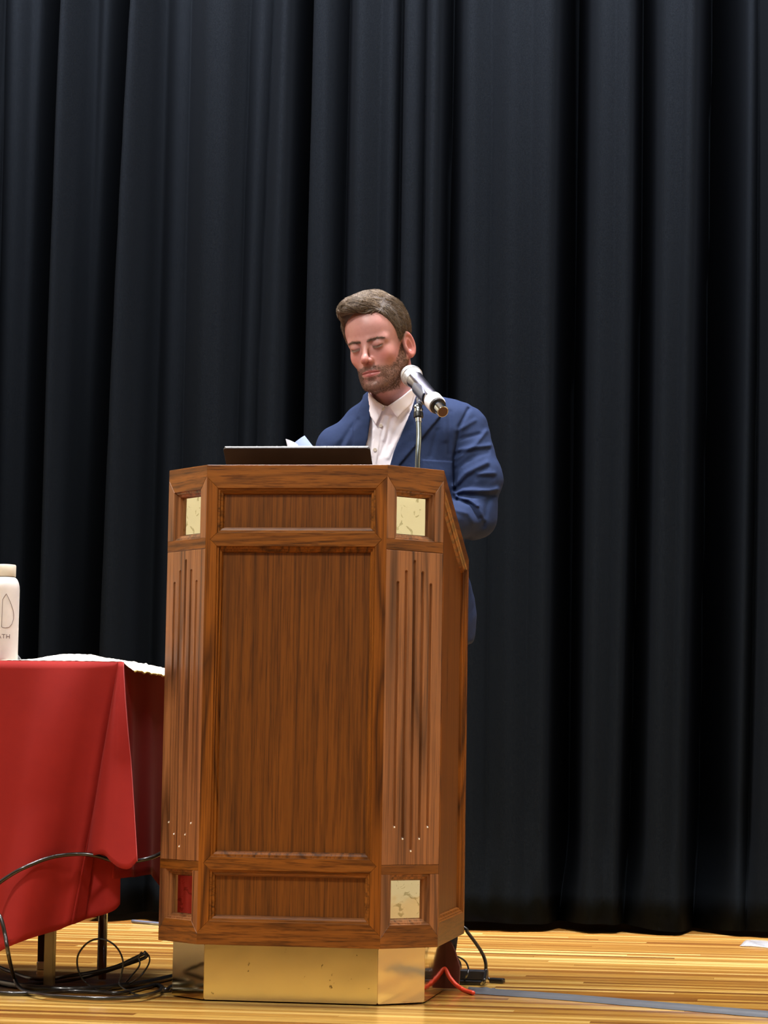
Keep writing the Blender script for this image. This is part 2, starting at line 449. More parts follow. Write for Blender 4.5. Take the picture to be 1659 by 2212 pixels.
# front: three panels in a mitred frame
S = 0.026; zA, zB_, zC, zD, zE, zF = 1.147, 1.046, 1.0155, 0.321, 0.292, 0.179
W_ = LW
prism('top_rail', [(0, ZT), (0, ZT-.027), (S, zA), (W_-S, zA), (W_, ZT-.027), (W_, ZT)], f_front, 0, TH, OAK_H, lect)
for a, b in ((zB_, zC), (zD, zE)):
    m = (a+b)/2; h = (a-b)/2
    prism('middle_rail', [(S, a), (S-h, m), (S, b), (W_-S, b), (W_-S+h, m), (W_-S, a)], f_front, 0, TH, OAK_H, lect)
prism('bottom_rail', [(0, ZB), (0, ZB+.026), (S, zF), (W_-S, zF), (W_, ZB+.026), (W_, ZB)], f_front, 0, TH, OAK_H, lect)
h1, h2 = (zB_-zC)/2, (zD-zE)/2
st = [(0, ZB+.026), (S, zF), (S, zE), (S-h2, (zD+zE)/2), (S, zD), (S, zC), (S-h1, (zB_+zC)/2), (S, zB_), (S, zA), (0, ZT-.027)]
prism('stile', st, f_front, 0, TH, OAK_V, lect)
prism('stile', [(W_-u, v) for u, v in st], f_front, 0, TH, OAK_V, lect)
for a, b in ((zB_, zA), (zD, zC), (zF, zE)):
    r = rect(S, W_-S, a, b); moulding(r, f_front, OAK_H if b-a < .2 else OAK_V); panel(r, f_front, OAK_P)

# corner posts: brass window, fluted board, brass window
def relief(us, vs, dep, fn, back, name, mat, parent):
    U, Vv = len(us), len(vs); V, F = [], []
    for v in vs:
        for u in us: V.append(fn(u, v, dep(u, v)))
    for j in range(Vv-1):
        for i in range(U-1): F.append((j*U+i, j*U+i+1, (j+1)*U+i+1, (j+1)*U+i))
    ring = [i for i in range(U)] + [j*U+U-1 for j in range(1, Vv)] + [(Vv-1)*U+i for i in range(U-2, -1, -1)] + [j*U for j in range(Vv-2, 0, -1)]
    b0 = len(V)
    for i in ring:
        u, v = us[i % U], vs[i//U]; V.append(fn(u, v, back))
    n = len(ring)
    for k in range(n): F.append((ring[k], b0+k, b0+(k+1) % n, ring[(k+1) % n]))
    bm = bmesh.new(); vv = [bm.verts.new(p) for p in V]
    for f in F: bm.faces.new([vv[i] for i in f])
    return bmobj(name, bm, mat, parent)
O0, O1 = 0.024, CW-0.024
FL_Z1, FL_Z0 = 1.010, 0.310
grooves = [(CW/2 + k*0.0232, {0: .990, 1: .966, 2: .940}[abs(k)], {0: .341, 1: .368, 2: .394}[abs(k)]) for k in range(-2, 3)]
us = sorted({0.0, 0.0012, CW-0.0012, CW} | {round(g[0]+o, 5) for g in grooves for o in (-.0042, -.0038, -.0028, -.0014, 0, .0014, .0028, .0038, .0042)})
vz = sorted({FL_Z0, FL_Z0+.0012, FL_Z1-.0012, FL_Z1} | {round(e+o, 5) for g in grooves for e in g[1:] for o in (-.004, -.003, -.0015, 0, .0015, .003, .004)})
def flute(u, v):
    d = 0.0
    for gc, t, b in grooves:
        vy = max(v-(t-.004), (b+.004)-v, 0.0)
        r = math.hypot(u-gc, vy)
        if r < .0041: d = max(d, .0052*math.sqrt(max(0.0, 1-(r/.0041)**2)))
    if u < .001 or u > CW-.001 or v < FL_Z0+.001 or v > FL_Z1-.001: d = max(d, .0009)
    return d
fn = lambda u, v, d: Vector((u, d, v))             # each post in its own frame, so that the grain follows the board
for at_, ang in (((LW/2, 0, 0), math.atan2(_t.y, _t.x)), ((-HX, CHY, 0), -math.atan2(_t.y, _t.x))):
    post = bpy.data.objects.new('corner_post', None); COL.objects.link(post); post.parent = lect
    post.empty_display_size = .05; post.location = at_; post.rotation_euler = (0, 0, ang)
    relief(us, vz, flute, fn, TH, 'fluted_board', OAK_F, post)
    for a, b, lo, hi in ((1.035, 1.146, FL_Z1+.0006, ZT), (.178, .289, ZB, FL_Z0-.0006)):
        k1, k2 = hi-b, a-lo
        prism('square_rail', [(0, hi), (0, hi-min(k1, O0)), (O0, b), (O1, b), (CW, hi-min(k1, O0)), (CW, hi)], fn, 0, TH, OAK_H, post)
        prism('square_rail', [(0, lo), (0, lo+min(k2, O0)), (O0, a), (O1, a), (CW, lo+min(k2, O0)), (CW, lo)], fn, 0, TH, OAK_H, post)
        prism('square_stile', [(0, hi-min(k1, O0)), (O0, b), (O0, a), (0, lo+min(k2, O0))], fn, 0, TH, OAK_F, post)
        prism('square_stile', [(CW, hi-min(k1, O0)), (O1, b), (O1, a), (CW, lo+min(k2, O0))], fn, 0, TH, OAK_F, post)
        r = rect(O0, O1, a, b)
        moulding(r, fn, OAK_F, [(k, d*1.15) for k, d in PROF], post)
        o = panel(r, fn, BRASS_W, 'brass_square', .0172, .003, .0138, post)
        tag(o, 'polished pale brass square')
    for gc, t, b in grooves:
        c = fn(gc, b-.001, -.0004)
        bm = bmesh.new(); bmesh.ops.create_icosphere(bm, subdivisions=1, radius=.0022, matrix=Matrix.Translation(c))
        bmobj('pin', bm, M_PIN, post)

# sides: a sloping top, one recessed panel
zr = on_plane_x(1007, 1205, HX).z
def top_at(u): return ZT - (ZT-zr)*u/SD
for fn in (f_sr, f_sl):
    a, b = .026, SD-.028
    z0 = .18
    op = [(a, z0), (b, z0), (b, top_at(b)-.036), (a, top_at(a)-.036)]
    side = bpy.data.objects.new('side_wall', None); COL.objects.link(side); side.parent = lect
    prism('bottom_rail', [(0, ZB), (SD, ZB), (SD, z0-.026), (b, z0), (a, z0), (0, z0-.026)], fn, 0, TH, OAK_HY, side)
    prism('front_stile', [(0, z0-.026), (a, z0), op[3], (0, ZT-.03)], fn, 0, TH, OAK_V, side)
    prism('rear_stile', [(SD, z0-.026), (b, z0), op[2], (SD, zr-.03)], fn, 0, TH, OAK_V, side)
    prism('sloping_rail', [(0, ZT-.03), op[3], op[2], (SD, zr-.03), (SD, zr), (0, ZT)], fn, 0, TH, OAK_HY, side)
    moulding(op, fn, OAK_V, PROF, side); panel(op, fn, OAK_P, parent=side)
# inside: sloping desk board, shelf, bottom
D0, D1 = 1.150, zr - .035
def desk_z(y): return D0 + (D1-D0)*(y-.02)/(.60-.02)
oct_ = [(-.196, .022), (.196, .022), (.296, .122), (.296, .612), (-.296, .612), (-.296, .122)]
def f_desk(u, v, d): return Vector((u, v, desk_z(v) - d))
prism('desk_board', oct_, f_desk, 0, .018, OAK_H, lect)
def f_shelf(u, v, d): return Vector((u, v, .70 - d))
prism('shelf', oct_, f_shelf, 0, .018, OAK_H, lect)
def f_bot(u, v, d): return Vector((u, v, ZB + .020 - d))
prism('bottom_board', oct_, f_bot, 0, .019, OAK_H, lect)
# plinth: brass sheets on a dark core
PWD, PIN, PCX, PCY, PSD = .3919, .0407, .0921, .0908, .3783
core = [(-PWD/2+.002, PIN+.002), (PWD/2-.002, PIN+.002), (PWD/2+PCX-.003, PIN+PCY), (PWD/2+PCX-.003, PIN+PCY+PSD-.002), (-PWD/2-PCX+.003, PIN+PCY+PSD-.002), (-PWD/2-PCX+.003, PIN+PCY)]
plinth = prism('plinth', core, lambda u, v, d: Vector((u, v, d)), 0.002, ZB, REDWOOD, lect)
def sheet(p, q, mat, top):
    p, q = Vector((*p, 0)), Vector((*q, 0)); L = (q-p).length; t = (q-p)/L; nrm = Vector((-t.y, t.x, 0))
    r = .004; pts = []
    for cx, cz, a0 in ((L-r, r+.003, -90), (L-r, top-r, 0), (r, top-r, 90), (r, r+.003, 180)):
        for k in range(5):
            a = math.radians(a0+22.5*k); pts.append((cx+r*math.cos(a), cz+r*math.sin(a)))
    return prism('brass_sheet', pts, lambda u, v, d: p + t*u + nrm*d + Vector((0, 0, v)), -.0012, .0004, mat, plinth, .0002)
pt = [(-PWD/2-PCX, PIN+PCY+PSD), (-PWD/2-PCX, PIN+PCY), (-PWD/2, PIN), (PWD/2, PIN), (PWD/2+PCX, PIN+PCY), (PWD/2+PCX, PIN+PCY+PSD)]
for i in range(5):
    tag(sheet(pt[i], pt[i+1], BRASS if i == 2 else BRASS_C, ZB), 'polished brass sheet' if i == 2 else None)
# red-brown foot board at the rear right of the plinth
ft = [(.283, .004), (.322, .004), (.324, .055), (.312, .092), (.303, .112), (.290, .118), (.283, .112)]
tag(prism('rear_foot', ft, lambda u, v, d: Vector((u, .512+d, v)), 0, .016, REDWOOD, lect), 'dark red-brown wooden foot')

# ---------------------------------------------------------------- table, cloth and what lies on it
TX, TY, TZ = -0.4296, 0.1225, 0.757
def cloth_mat(name, c1, c2):
    t = NT(name); v = t.coords()
    c = t.mix(c1, c2, t.noise(v, 7, 4, 0.65)); t.l(c, t.b.inputs['Base Color'])
    t.set(Roughness=0.85, Specular_IOR_Level=0.2, Sheen_Weight=0.06, Sheen_Roughness=0.4, Sheen_Tint=(1, .4, .4, 1))
    t.bump(t.noise(v, 900, 2, 0.5), 0.2, 0.0006); return t.m
M_CLOTH = cloth_mat('red_tablecloth', srgb(146, 33, 27), srgb(126, 25, 22))
M_PIPING = plain('cloth_edge', srgb(196, 82, 84), .8)
M_METAL = plain('leg_metal', srgb(176, 164, 132), .35, 0.7)
M_CHROME = plain('chrome', srgb(196, 206, 218), .12, 1.0)
M_LEGDARK = plain('dark_leg', srgb(62, 50, 38), .35, .5)
M_RUBBER = plain('white_rubber', srgb(206, 196, 170), .6)
M_BLACK = plain('black_plastic', srgb(20, 20, 22), .35)
M_CABLE = plain('cable_black', srgb(26, 25, 24), .28, 0.0, None, Coat_Weight=0.3)
M_TOP = plain('table_laminate', srgb(120, 84, 52), .5)

tbl = thing('folding_table', 'long table under the red cloth, metal legs showing below the hem', 'table')
box_obj('table_top', (-2.3, TY+.008, TZ-.03), (TX-.008, .88, TZ-.004), M_TOP, tbl, .003)
def leg(p, r, mat, sq=True, tilt=(0, 0)):
    p = Vector(p); top = Vector((p.x+tilt[0], p.y+tilt[1], TZ-.031))
    bm = bmesh.new()
    if sq:
        a = [bm.verts.new(p+Vector((i*r, j*r, .004))) for i, j in ((-1,-1),(1,-1),(1,1),(-1,1))]
        b = [bm.verts.new(top+Vector((i*r, j*r, 0))) for i, j in ((-1,-1),(1,-1),(1,1),(-1,1))]
        bm.faces.new(a); bm.faces.new(b)
        for i in range(4): bm.faces.new((a[i], a[(i+1) % 4], b[(i+1) % 4], b[i]))
        bmesh.ops.bevel(bm, geom=bm.edges[:], offset=.002, segments=2, affect='EDGES')
        return bmobj('leg', bm, mat, tbl)
    return tube('leg', [p+Vector((0, 0, .003)), top], r, mat, tbl, 16)
l1 = on_floor(106, 2133); l2 = on_floor(219, 2118); l3 = on_floor(90, 2095)
tag(leg(l1, .0115, M_METAL, True), 'square pale metal leg')
tag(leg(l2, .0115, M_CHROME, False), 'round chrome leg')
g3 = leg(l3, .0095, M_LEGDARK, True, (-.01, .02)); tag(g3, 'dark leg with white rubber foot')
box_obj('rubber_foot', l3+Vector((-.0115, -.0115, 0)), l3+Vector((.0115, .0115, .022)), M_RUBBER, g3, .003)
leg(Vector((-2.1, l1.y, 0)), .0115, M_METAL, True); leg(Vector((-2.1, l2.y+.2, 0)), .0115, M_METAL, True)

def drape(cols, plane, ztop, nv, out, top_out=0.0):
    """cols: (top px x, bottom px, bottom py, outward at the hem, outward half way); returns grid of points"""
    pts = []
    for tx, bx, by, ob, om in cols:
        top = on_plane_y(tx, 1431, plane); b = on_plane_y(bx, by, plane)
        top.z = ztop; b.z = max(b.z, .012); pts.append((top, b, ob, om))
    return pts
CV, CF = [], []
def grid(colpts, nv, dirv, sub=5, roundtop=True):
    """interpolate the columns and add the grid to the cloth"""
    tops = catmull([p[0] for p in colpts], sub); bots = catmull([p[1] for p in colpts], sub)
    obs = catmull([Vector((p[2], p[3], 0)) for p in colpts], sub)
    base = len(CV); n = len(tops)
    for j in range(nv+1):
        t = j/nv
        for i in range(n):
            p = tops[i].lerp(bots[i], t)
            ob, om = obs[i].x, obs[i].y
            w = (2*t*(1-t))*2*om + (2*t*t-t)*ob if t > .5 else 4*t*(1-t)*om + max(0, (2*t*t-t))*ob
            CV.append(p + dirv*w)
    for j in range(nv):
        for i in range(n-1):
            CF.append((base+j*n+i, base+j*n+i+1, base+(j+1)*n+i+1, base+(j+1)*n+i))
    return base, n
PY = TY - .006
front = [(-1400,-1400,2150,0,0),(-700,-700,2150,0,0),(-300,-320,2140,.01,.0),(-60,-110,2095,.010,.004),(60,-20,2070,.036,.016),(110,26,2047,.072,.036),(150,58,2033,.078,.040),(185,84,2022,.050,.026),(212,108,2014,.012,.006),
 (230,128,2008,-.006,-.004),(243,145,2000,-.012,-.008),(251,158,1995,-.034,-.018),(255,172,1988,-.050,-.028)]
grid(drape(front, PY, TZ, 36, 0), 36, Vector((0, -1, 0)))
flap = [(255,168,1852,-.050,-.028),(256,178,1852,-.030,-.016),(257,192,1851,-.002,.000),(258,213,1846,.026,.012),(259,238,1845,.050,.024),(260,256,1860,.064,.030),(261,276,1872,.076,.036),(263,298,1874,.083,.038),(266,315,1858,.084,.036)]
fb, fn_ = grid(drape(flap, PY, TZ, 36, 0), 36, Vector((0, -1, 0)))
edge_pts = [CV[fb + j*fn_ + fn_-1].copy() for j in range(37)]
back_f = [(266,314,1856,.085,.035),(266,306,1850,.050,.020),(264,290,1848,.010,.002),(262,276,1848,-.010,-.010)]
grid(drape(back_f, PY, TZ, 36, 0), 36, Vector((0, -1, 0)))
under = [(256,150,1998,-.014,-.016),(256,166,1990,-.052,-.034),(257,190,1984,-.050,-.034),(257,220,1976,-.034,-.028),(258,240,1967,-.036,-.028),(259,250,1955,-.040,-.030)]
grid(drape(under, PY, TZ, 36, 0), 36, Vector((0, -1, 0)))
# drop on the right-hand end of the table
zs_ = on_plane_x(300, 1890, TX).z
side_c = []
for y, z, o, m in ((TY-.004, zs_, -.004, -.003), (.16, zs_, .004, .002), (.21, zs_+.002, .020, .010), (.27, zs_, .004, .002), (.33, zs_-.004, -.006, .0), (.40, zs_, .016, .008), (.50, zs_-.01, .0, .002), (.58, zs_-.05, .014, .006), (.64, zs_-.065, .03, .01), (.70, zs_-.055, .016, .006), (.78, zs_, .0, .0), (.885, zs_, .004, .0)):
    side_c.append((Vector((TX+.002, y, TZ)), Vector((TX+.002, y, z)), o, m))
grid(side_c, 24, Vector((1, 0, 0)), 4)
# drop on the far left end, unseen, added so the brass sheet mirrors dark red
grid([(Vector((-2.6, y, TZ)), Vector((-2.6, y, .12)), 0, 0) for y in (PY, .4, .885)], 4, Vector((1, 0, 0)), 2)
# top
b0 = len(CV)
for p in ((-2.6, PY), (TX+.002, PY), (TX+.002, .885), (-2.6, .885)): CV.append(Vector((p[0], p[1], TZ)))
CF.append((b0, b0+1, b0+2, b0+3))
cloth = pyobj('tablecloth', CV, CF, M_CLOTH, None, True)
sm = cloth.modifiers.new('thick', 'SOLIDIFY'); sm.thickness = .0018; sm.offset = -1
sharp(cloth, 50)
tag(cloth, 'plain red tablecloth hanging over the table left of the lectern', 'tablecloth')
tube('hem_edge', edge_pts, .0016, M_PIPING, cloth, 6)

# crumpled white runner on the table, over its right-hand edge
def runner():
    nx, ny = 70, 46; V = []; rs = np.random.RandomState(4)
    from mathutils import noise
    for j in range(ny+1):
        for i in range(nx+1):
            s, t = i/nx, j/ny
            x = -.735 + s*(.735-.40) ; y = .15 + t*.60
            x += .010*noise.noise(Vector((x*22, y*22, 7)))*(1 if i in (0, nx) else .3)
            lift = min(1.0, t/.05); lift = lift*lift*(3-2*lift)
            bump = .019*lift*math.exp(-((s-.52)/.24)**2)*math.exp(-((t-.25)/.35)**2)
            z = TZ + .0016 + bump + lift*.0035*(noise.noise(Vector((x*30, y*30, 1)))+.4) + .0025*abs(noise.noise(Vector((x*75, y*75, 3))))
            if x > TX: z -= min(.8*(x-TX), .022) + .004*noise.noise(Vector((y*40, 2, 2)))
            V.append((x, y, max(z, TZ+.0012) if x <= TX else z))
    F = [(j*(nx+1)+i, j*(nx+1)+i+1, (j+1)*(nx+1)+i+1, (j+1)*(nx+1)+i) for j in range(ny) for i in range(nx)]
    t = NT('runner_fabric'); v = t.coords()
    n = t.ramp(t.noise(v, 55, 4, 0.7), [(0.60, srgb(244, 238, 220)), (0.66, srgb(150, 146, 124)), (0.70, srgb(244, 238, 220))])
    t.l(n, t.b.inputs['Base Color']); t.set(Roughness=.7)
    o = pyobj('table_runner', V, F, t.m, None, True)
    m = o.modifiers.new('thick', 'SOLIDIFY'); m.thickness = .0012; m.offset = 1
    tag(o, 'crumpled white runner with ragged gold edge on the red tablecloth', 'runner')
    V2 = [V[j*(nx+1)+nx] for j in range(ny+1)]
    tube('gold_edge', V2, .0022, plain('gold_thread', srgb(214, 186, 110), .6), o, 6)
runner()

# white bottle at the left edge of the picture
bpos = on_plane_y(4, 1431, .185); bpos.z = TZ + .0004
bottle = thing('water_bottle', 'white metal water bottle with drop outline, standing on the red tablecloth', 'bottle', bpos)
M_BOT = plain('bottle_white', srgb(236, 230, 226), .38); M_CAP = plain('cap_white', srgb(238, 232, 214), .5)
M_PRINT = plain('print_grey', srgb(126, 110, 108), .6)
sharp(lathe('body', [(0.02, 0), (.0345, 0), (.0362, .003), (.0366, .010), (.0366, .168), (.0360, .177), (.0340, .186), (.0305, .1935), (.0262, .198), (.0225, .199)], M_BOT, bottle, 48), 60)
sharp(lathe('cap', [(.018, .1995), (.0262, .2000), (.0268, .2012), (.0268, .2255), (.0256, .2278), (.020, .2284)], M_CAP, bottle, 48), 50)
fd = Vector((CAM_C[0], CAM_C[1], 0)); fd = (stage(*CAM_C) - bpos); fa = math.atan2(fd.y, fd.x)
def on_bottle(px, py, lift=.0004):
    s = (px-4)*.00110; z = (1431-py)*.0011; R = .0366+lift
    a = fa + s/R
    return Vector((R*math.cos(a), R*math.sin(a), z))
drop = [(1.2,1358),(1.2,1330),(1.6,1300),(5,1294),(9.2,1287.5),(14,1296),(20,1308),(26,1322),(28.2,1331),(28,1340),(24,1351),(17,1358.5),(9,1360),(4,1359.5),(1.2,1358)]
dp = []
for i in range(len(drop)-1):
    for k in range(4):
        t = k/4; dp.append(on_bottle(drop[i][0]*(1-t)+drop[i+1][0]*t, drop[i][1]*(1-t)+drop[i+1][1]*t))
dp.append(dp[0]); tube('drop_emblem', dp, .00055, M_PRINT, bottle, 5)
fc = bpy.data.curves.new('lettering', 'FONT'); fc.body = 'PATH'; fc.align_x = 'CENTER'; fc.size = .0145; fc.extrude = .0001; fc.space_character = 1.05
fo = bpy.data.objects.new('lettering_source', fc); COL.objects.link(fo)
bpy.context.view_layer.update()
me = bpy.data.meshes.new_from_object(fo.evaluated_get(bpy.context.evaluated_depsgraph_get()))
bpy.data.objects.remove(fo); bpy.data.curves.remove(fc)
for v in me.vertices:
    v.co = on_bottle(2.5 + v.co.x*1.08/.0011, 1382.5 - v.co.y/.0011, .0004 + v.co.z)
me.materials.clear(); link_mesh('lettering', me, M_PRINT, bottle)
# clear wrapper leaning behind the bottle
wp = [on_plane_y(x, y, .235) for x, y in ((28, 1404), (33, 1408), (48, 1427), (46, 1431), (26, 1431))]
M_CLEAR = plain('clear_plastic', srgb(170, 175, 185), .15, 0, None, Alpha=.55)
tag(prism('plastic_wrapper', [(p.x, p.z) for p in wp], lambda u, v, d: Vector((u, .235+d, max(v, TZ+.001))), 0, .004, M_CLEAR, None, .0004), 'small clear plastic wrapper leaning behind the white bottle', 'wrapper')

# ---------------------------------------------------------------- laptop and papers on the lectern
M_LAP = plain('laptop_black', srgb(46, 42, 38), .5)
M_LAPE = plain('laptop_edge', srgb(150, 148, 140), .3, .6)
M_SCREEN = plain('screen_glass', srgb(14, 15, 18), .1)
M_KEY = plain('keys', srgb(30, 30, 32), .5)
la = math.atan2(D1-D0, .58)                     # slope of the desk
tl, tr = on_plane_y(484, 967.5, .10), on_plane_y(800.5, 967.5, .10)
LX0, LX1, LTOP = tl.x, tr.x, (tl.z+tr.z)/2
LWID = LX1-LX0; LH = .232
hy = .265; hz = desk_z(hy)+.012
lt = thing('laptop', 'black laptop open on the lectern, back of its lid facing out', 'laptop', ((LX0+LX1)/2, hy, hz))
def f_base(u, v, d): return Vector((u, v*math.cos(la), v*math.sin(la)+d-.006))
def rr(w, h0, h1, r, n=5):
    out = []
    for cx, cy, a0 in ((w-r, h0+r, -90), (w-r, h1-r, 0), (-w+r, h1-r, 90), (-w+r, h0+r, 180)):
        for k in range(n): a = math.radians(a0+90*k/(n-1)); out.append((cx+r*math.cos(a), cy+r*math.sin(a)))
    return out
prism('base', rr(LWID/2, .004, .238, .008), f_base, -.0055, .0055, M_LAP, lt, .001)
prism('touchpad', rr(.052, .165, .228, .004), f_base, .0056, .0061, M_SCREEN, lt, 0)
bm = bmesh.new()
for r_ in range(5):
    for c_ in range(14):
        x = -LWID/2+.022+c_*(LWID-.044)/14; yv = .035+r_*.022
        for q in [[f_base(x+dx, yv+dy, dd) for dx, dy, dd in ((0,0,.0065),(.019,0,.0065),(.019,.018,.0065),(0,.018,.0065))]]:
            bm.faces.new([bm.verts.new(p) for p in q])
tag(bmobj('keyboard', bm, M_KEY, lt), kind='stuff')
dz = LTOP - hz; ay = -math.sqrt(max(LH**2-dz**2, 0)); ld = Vector((0, ay, dz)).normalized(); ln = Vector((0, -ld.z, ld.y))
def f_lid(u, v, d): return Vector((u, 0, 0)) + ld*v + ln*d
lid = prism('lid', rr(LWID/2, .004, LH, .008), f_lid, -.003, .003, M_LAP, lt, .001)
prism('lid_edge', rr(LWID/2-.004, LH-.0012, LH+.0006, .0004), f_lid, -.0028, -.0005, M_LAPE, lt, 0)
prism('screen', rr(LWID/2-.008, .016, LH-.008, .002), f_lid, -.0036, -.0031, M_SCREEN, lt, 0)

M_BLUE_PAPER = plain('paper_pale_blue', srgb(136, 152, 200), .75)
M_PAPER = plain('paper_white', srgb(206, 210, 222), .75)
def sheet_of(pts_px, yc, curl, th, name, mat=None):
    """four photo corners (bottom-left, bottom-right, top-right, top-left) at depths yc -> a slightly curled sheet"""
    q = [stage(*pc(px, py, d)) for (px, py), d in zip(pts_px, yc)]
    n = 10; V = []
    nn = (q[1]-q[0]).cross(q[3]-q[0]).normalized()
    for off in (0, th):
        for j in range(n+1):
            for i in range(n+1):
                s, t = i/n, j/n
                p = (q[0]*(1-s)+q[1]*s)*(1-t)+(q[3]*(1-s)+q[2]*s)*t
                V.append(p+nn*(curl*(4*s*(1-s))*(.3+.7*t)+off))
    F = []; N = (n+1)**2
    for j in range(n):
        for i in range(n):
            a = j*(n+1)+i; F.append((a, a+n+1, a+n+2, a+1)); F.append((N+a, N+a+1, N+a+n+2, N+a+n+1))
    ring = [i for i in range(n+1)]+[j*(n+1)+n for j in range(1, n+1)]+[n*(n+1)+i for i in range(n-1, -1, -1)]+[j*(n+1) for j in range(n-1, 0, -1)]
    for k in range(len(ring)): a, b = ring[k], ring[(k+1) % len(ring)]; F.append((a, b, N+b, N+a))
    o = pyobj(name, V, F, mat or M_PAPER, None, True); sharp(o, 40); return o
tag(sheet_of([(655, 1078), (712, 1010), (658, 941), (626, 966)], [.405, .425, .45, .435], .006, .0006, 'paper_sheet', M_BLUE_PAPER), 'pale blue curled paper sheet held behind the laptop, nearer the navy jacket', 'paper')
tag(sheet_of([(648, 1078), (668, 1072), (643, 961), (617, 949)], [.395, .400, .425, .42], .004, .0035, 'paper_sheet'), 'white folded papers held behind the laptop, furthest from the navy jacket', 'paper')

# ---------------------------------------------------------------- microphone and gooseneck
def V3(a): return stage(*a)
mh, mt = V3(pc(881, 803, .34)), V3(pc(957, 890, .155))
ax = (mt-mh).normalized(); ML = (mt-mh).length
k_ = ML/.255
Mm = Matrix.Translation(mh) @ ax.to_track_quat('Z', 'Y').to_matrix().to_4x4()
mic = thing('microphone', 'silver handheld microphone with white ring, clipped on the gooseneck', 'microphone', mh)
Mm = ax.to_track_quat('Z', 'Y').to_matrix().to_4x4()
def grille_mat():
    t = NT('mic_grille'); v = t.coords()
    vo = t.n('ShaderNodeTexVoronoi'); vo.inputs['Scale'].default_value = 900; t.l(v, vo.inputs['Vector'])
    c = t.ramp(vo.outputs['Distance'], [(0.25, srgb(60, 62, 68)), (0.5, srgb(214, 216, 222))]); t.l(c, t.b.inputs['Base Color'])
    t.set(Metallic=.75, Roughness=.35); t.bump(vo.outputs['Distance'], .6, .001); return t.m
M_GRILLE = grille_mat()
M_BAND = plain('mic_band', srgb(220, 222, 228), .3, .8)
M_MICB = plain('mic_body_metal', srgb(150, 150, 166), .24, 1.0)
M_RING = plain('mic_ring_white', srgb(244, 244, 248), .5)
M_TAILC = plain('mic_tail_cap', srgb(82, 50, 34), .5)
sc = lambda prof: [(r, z*k_) for r, z in prof]
sharp(lathe('grille', sc([(.002, 0), (.009, .001), (.0165, .0045), (.0215, .010), (.0245, .018), (.0255, .027), (.0250, .036), (.0230, .046), (.0205, .053)]), M_GRILLE, mic, 40, Mm), 60)
sharp(lathe('grille_band', sc([(.0250, .0255), (.0264, .0262), (.0264, .0325), (.0250, .0332)]), M_BAND, mic, 40, Mm), 40)
sharp(lathe('body', sc([(.0180, .052), (.0212, .0535), (.0212, .058), (.0202, .062), (.0200, .080), (.0192, .150), (.0180, .200), (.0165, .203)]), M_MICB, mic, 40, Mm), 40)
sharp(lathe('white_ring', sc([(.0178, .180), (.0212, .181), (.0218, .184), (.0218, .211), (.0200, .2145), (.0170, .215)]), M_RING, mic, 40, Mm), 40)
sharp(lathe('collar', sc([(.015, .2152), (.0190, .2155), (.0192, .221), (.015, .2225)]), M_BLACK, mic, 32, Mm), 40)
sharp(lathe('tail', sc([(.012, .2226), (.0140, .223), (.0140, .2535), (.0132, .2545), (.0118, .2545)]), M_CHROME, mic, 32, Mm), 40)
sharp(lathe('tail_cap', sc([(.0005, .2542), (.0120, .2544), (.0120, .2552), (.0005, .2555)]), M_TAILC, mic, 32, Mm), 40)

gb = V3(pc(903, 1040, .215)); gb.z = desk_z(gb.y)
gtop = V3(pc(904, 902, .235))
stand = thing('gooseneck_stand', 'chrome gooseneck with microphone clip rising from the lectern top', 'microphone stand', gb)
loc = lambda p: Vector(p) - gb
gp = catmull([loc(gb)+Vector((0, 0, .006)), loc(V3(pc(902, 1005, .215))), loc(V3(pc(904, 965, .218))), loc(V3(pc(905, 938, .225))), loc(gtop)], 26)
rr_ = [.0064 + .00035*(1 if i % 2 else -1) for i in range(len(gp))]
M_GOOSE = plain('gooseneck_metal', srgb(132, 142, 148), .28, 1.0)
tube('gooseneck', gp, rr_, M_GOOSE, stand, 14)
sharp(lathe('base_flange', [(.005, .0), (.026, 0), (.026, .004), (.010, .008), (.007, .012)], M_BLACK, stand, 24), 40)
gd = (gp[-1]-gp[-4]).normalized(); Mg = Matrix.Translation(gp[-1]) @ gd.to_track_quat('Z', 'Y').to_matrix().to_4x4()
sharp(lathe('lower_ferrule', [(.0055, -.012), (.0078, -.0115), (.0080, -.002), (.0055, -.001)], M_CHROME, stand, 24, Mg), 40)
sharp(lathe('collar', [(.006, -.001), (.0112, 0), (.0118, .003), (.0112, .0125), (.006, .0135)], M_BLACK, stand, 24, Mg), 40)
sharp(lathe('swivel', [(.004, .0135), (.0095, .0138), (.0100, .018), (.0086, .030), (.0060, .034), (.003, .035)], M_CHROME, stand, 24, Mg), 40)
# the clip: a half sleeve round the body and a stem down to the swivel
cm = mh + ax*ML*.50
down = (gtop - cm); down = (down - ax*down.dot(ax)).normalized(); sidev = ax.cross(down)
CVs, CFs = [], []
nl, na = 8, 20
for R_, flip in ((.0205, 0), (.0232, 1)):
    for i in range(nl+1):
        s = (i/nl-.5)*.062 + .004
        for a in range(na+1):
            th = math.radians(-118 + 236*a/na)*(1-.18*abs(i/nl-.5)*2)
            CVs.append(loc(cm) + ax*s + (down*math.cos(th)+sidev*math.sin(th))*R_)
N_ = (nl+1)*(na+1)
for i in range(nl):
    for a in range(na):
        q = i*(na+1)+a
        CFs.append((q, q+1, q+na+2, q+na+1)); CFs.append((N_+q, N_+q+na+1, N_+q+na+2, N_+q+1))
for i in range(nl):
    for a in (0, na):
        q, q2 = i*(na+1)+a, (i+1)*(na+1)+a; CFs.append((q, q2, N_+q2, N_+q))
for i in (0, nl):
    for a in range(na):
        q = i*(na+1)+a; CFs.append((q, q+1, N_+q+1, N_+q))
bm = bmesh.new(); vv = [bm.verts.new(p) for p in CVs]
for f in CFs: bm.faces.new([vv[i] for i in f])
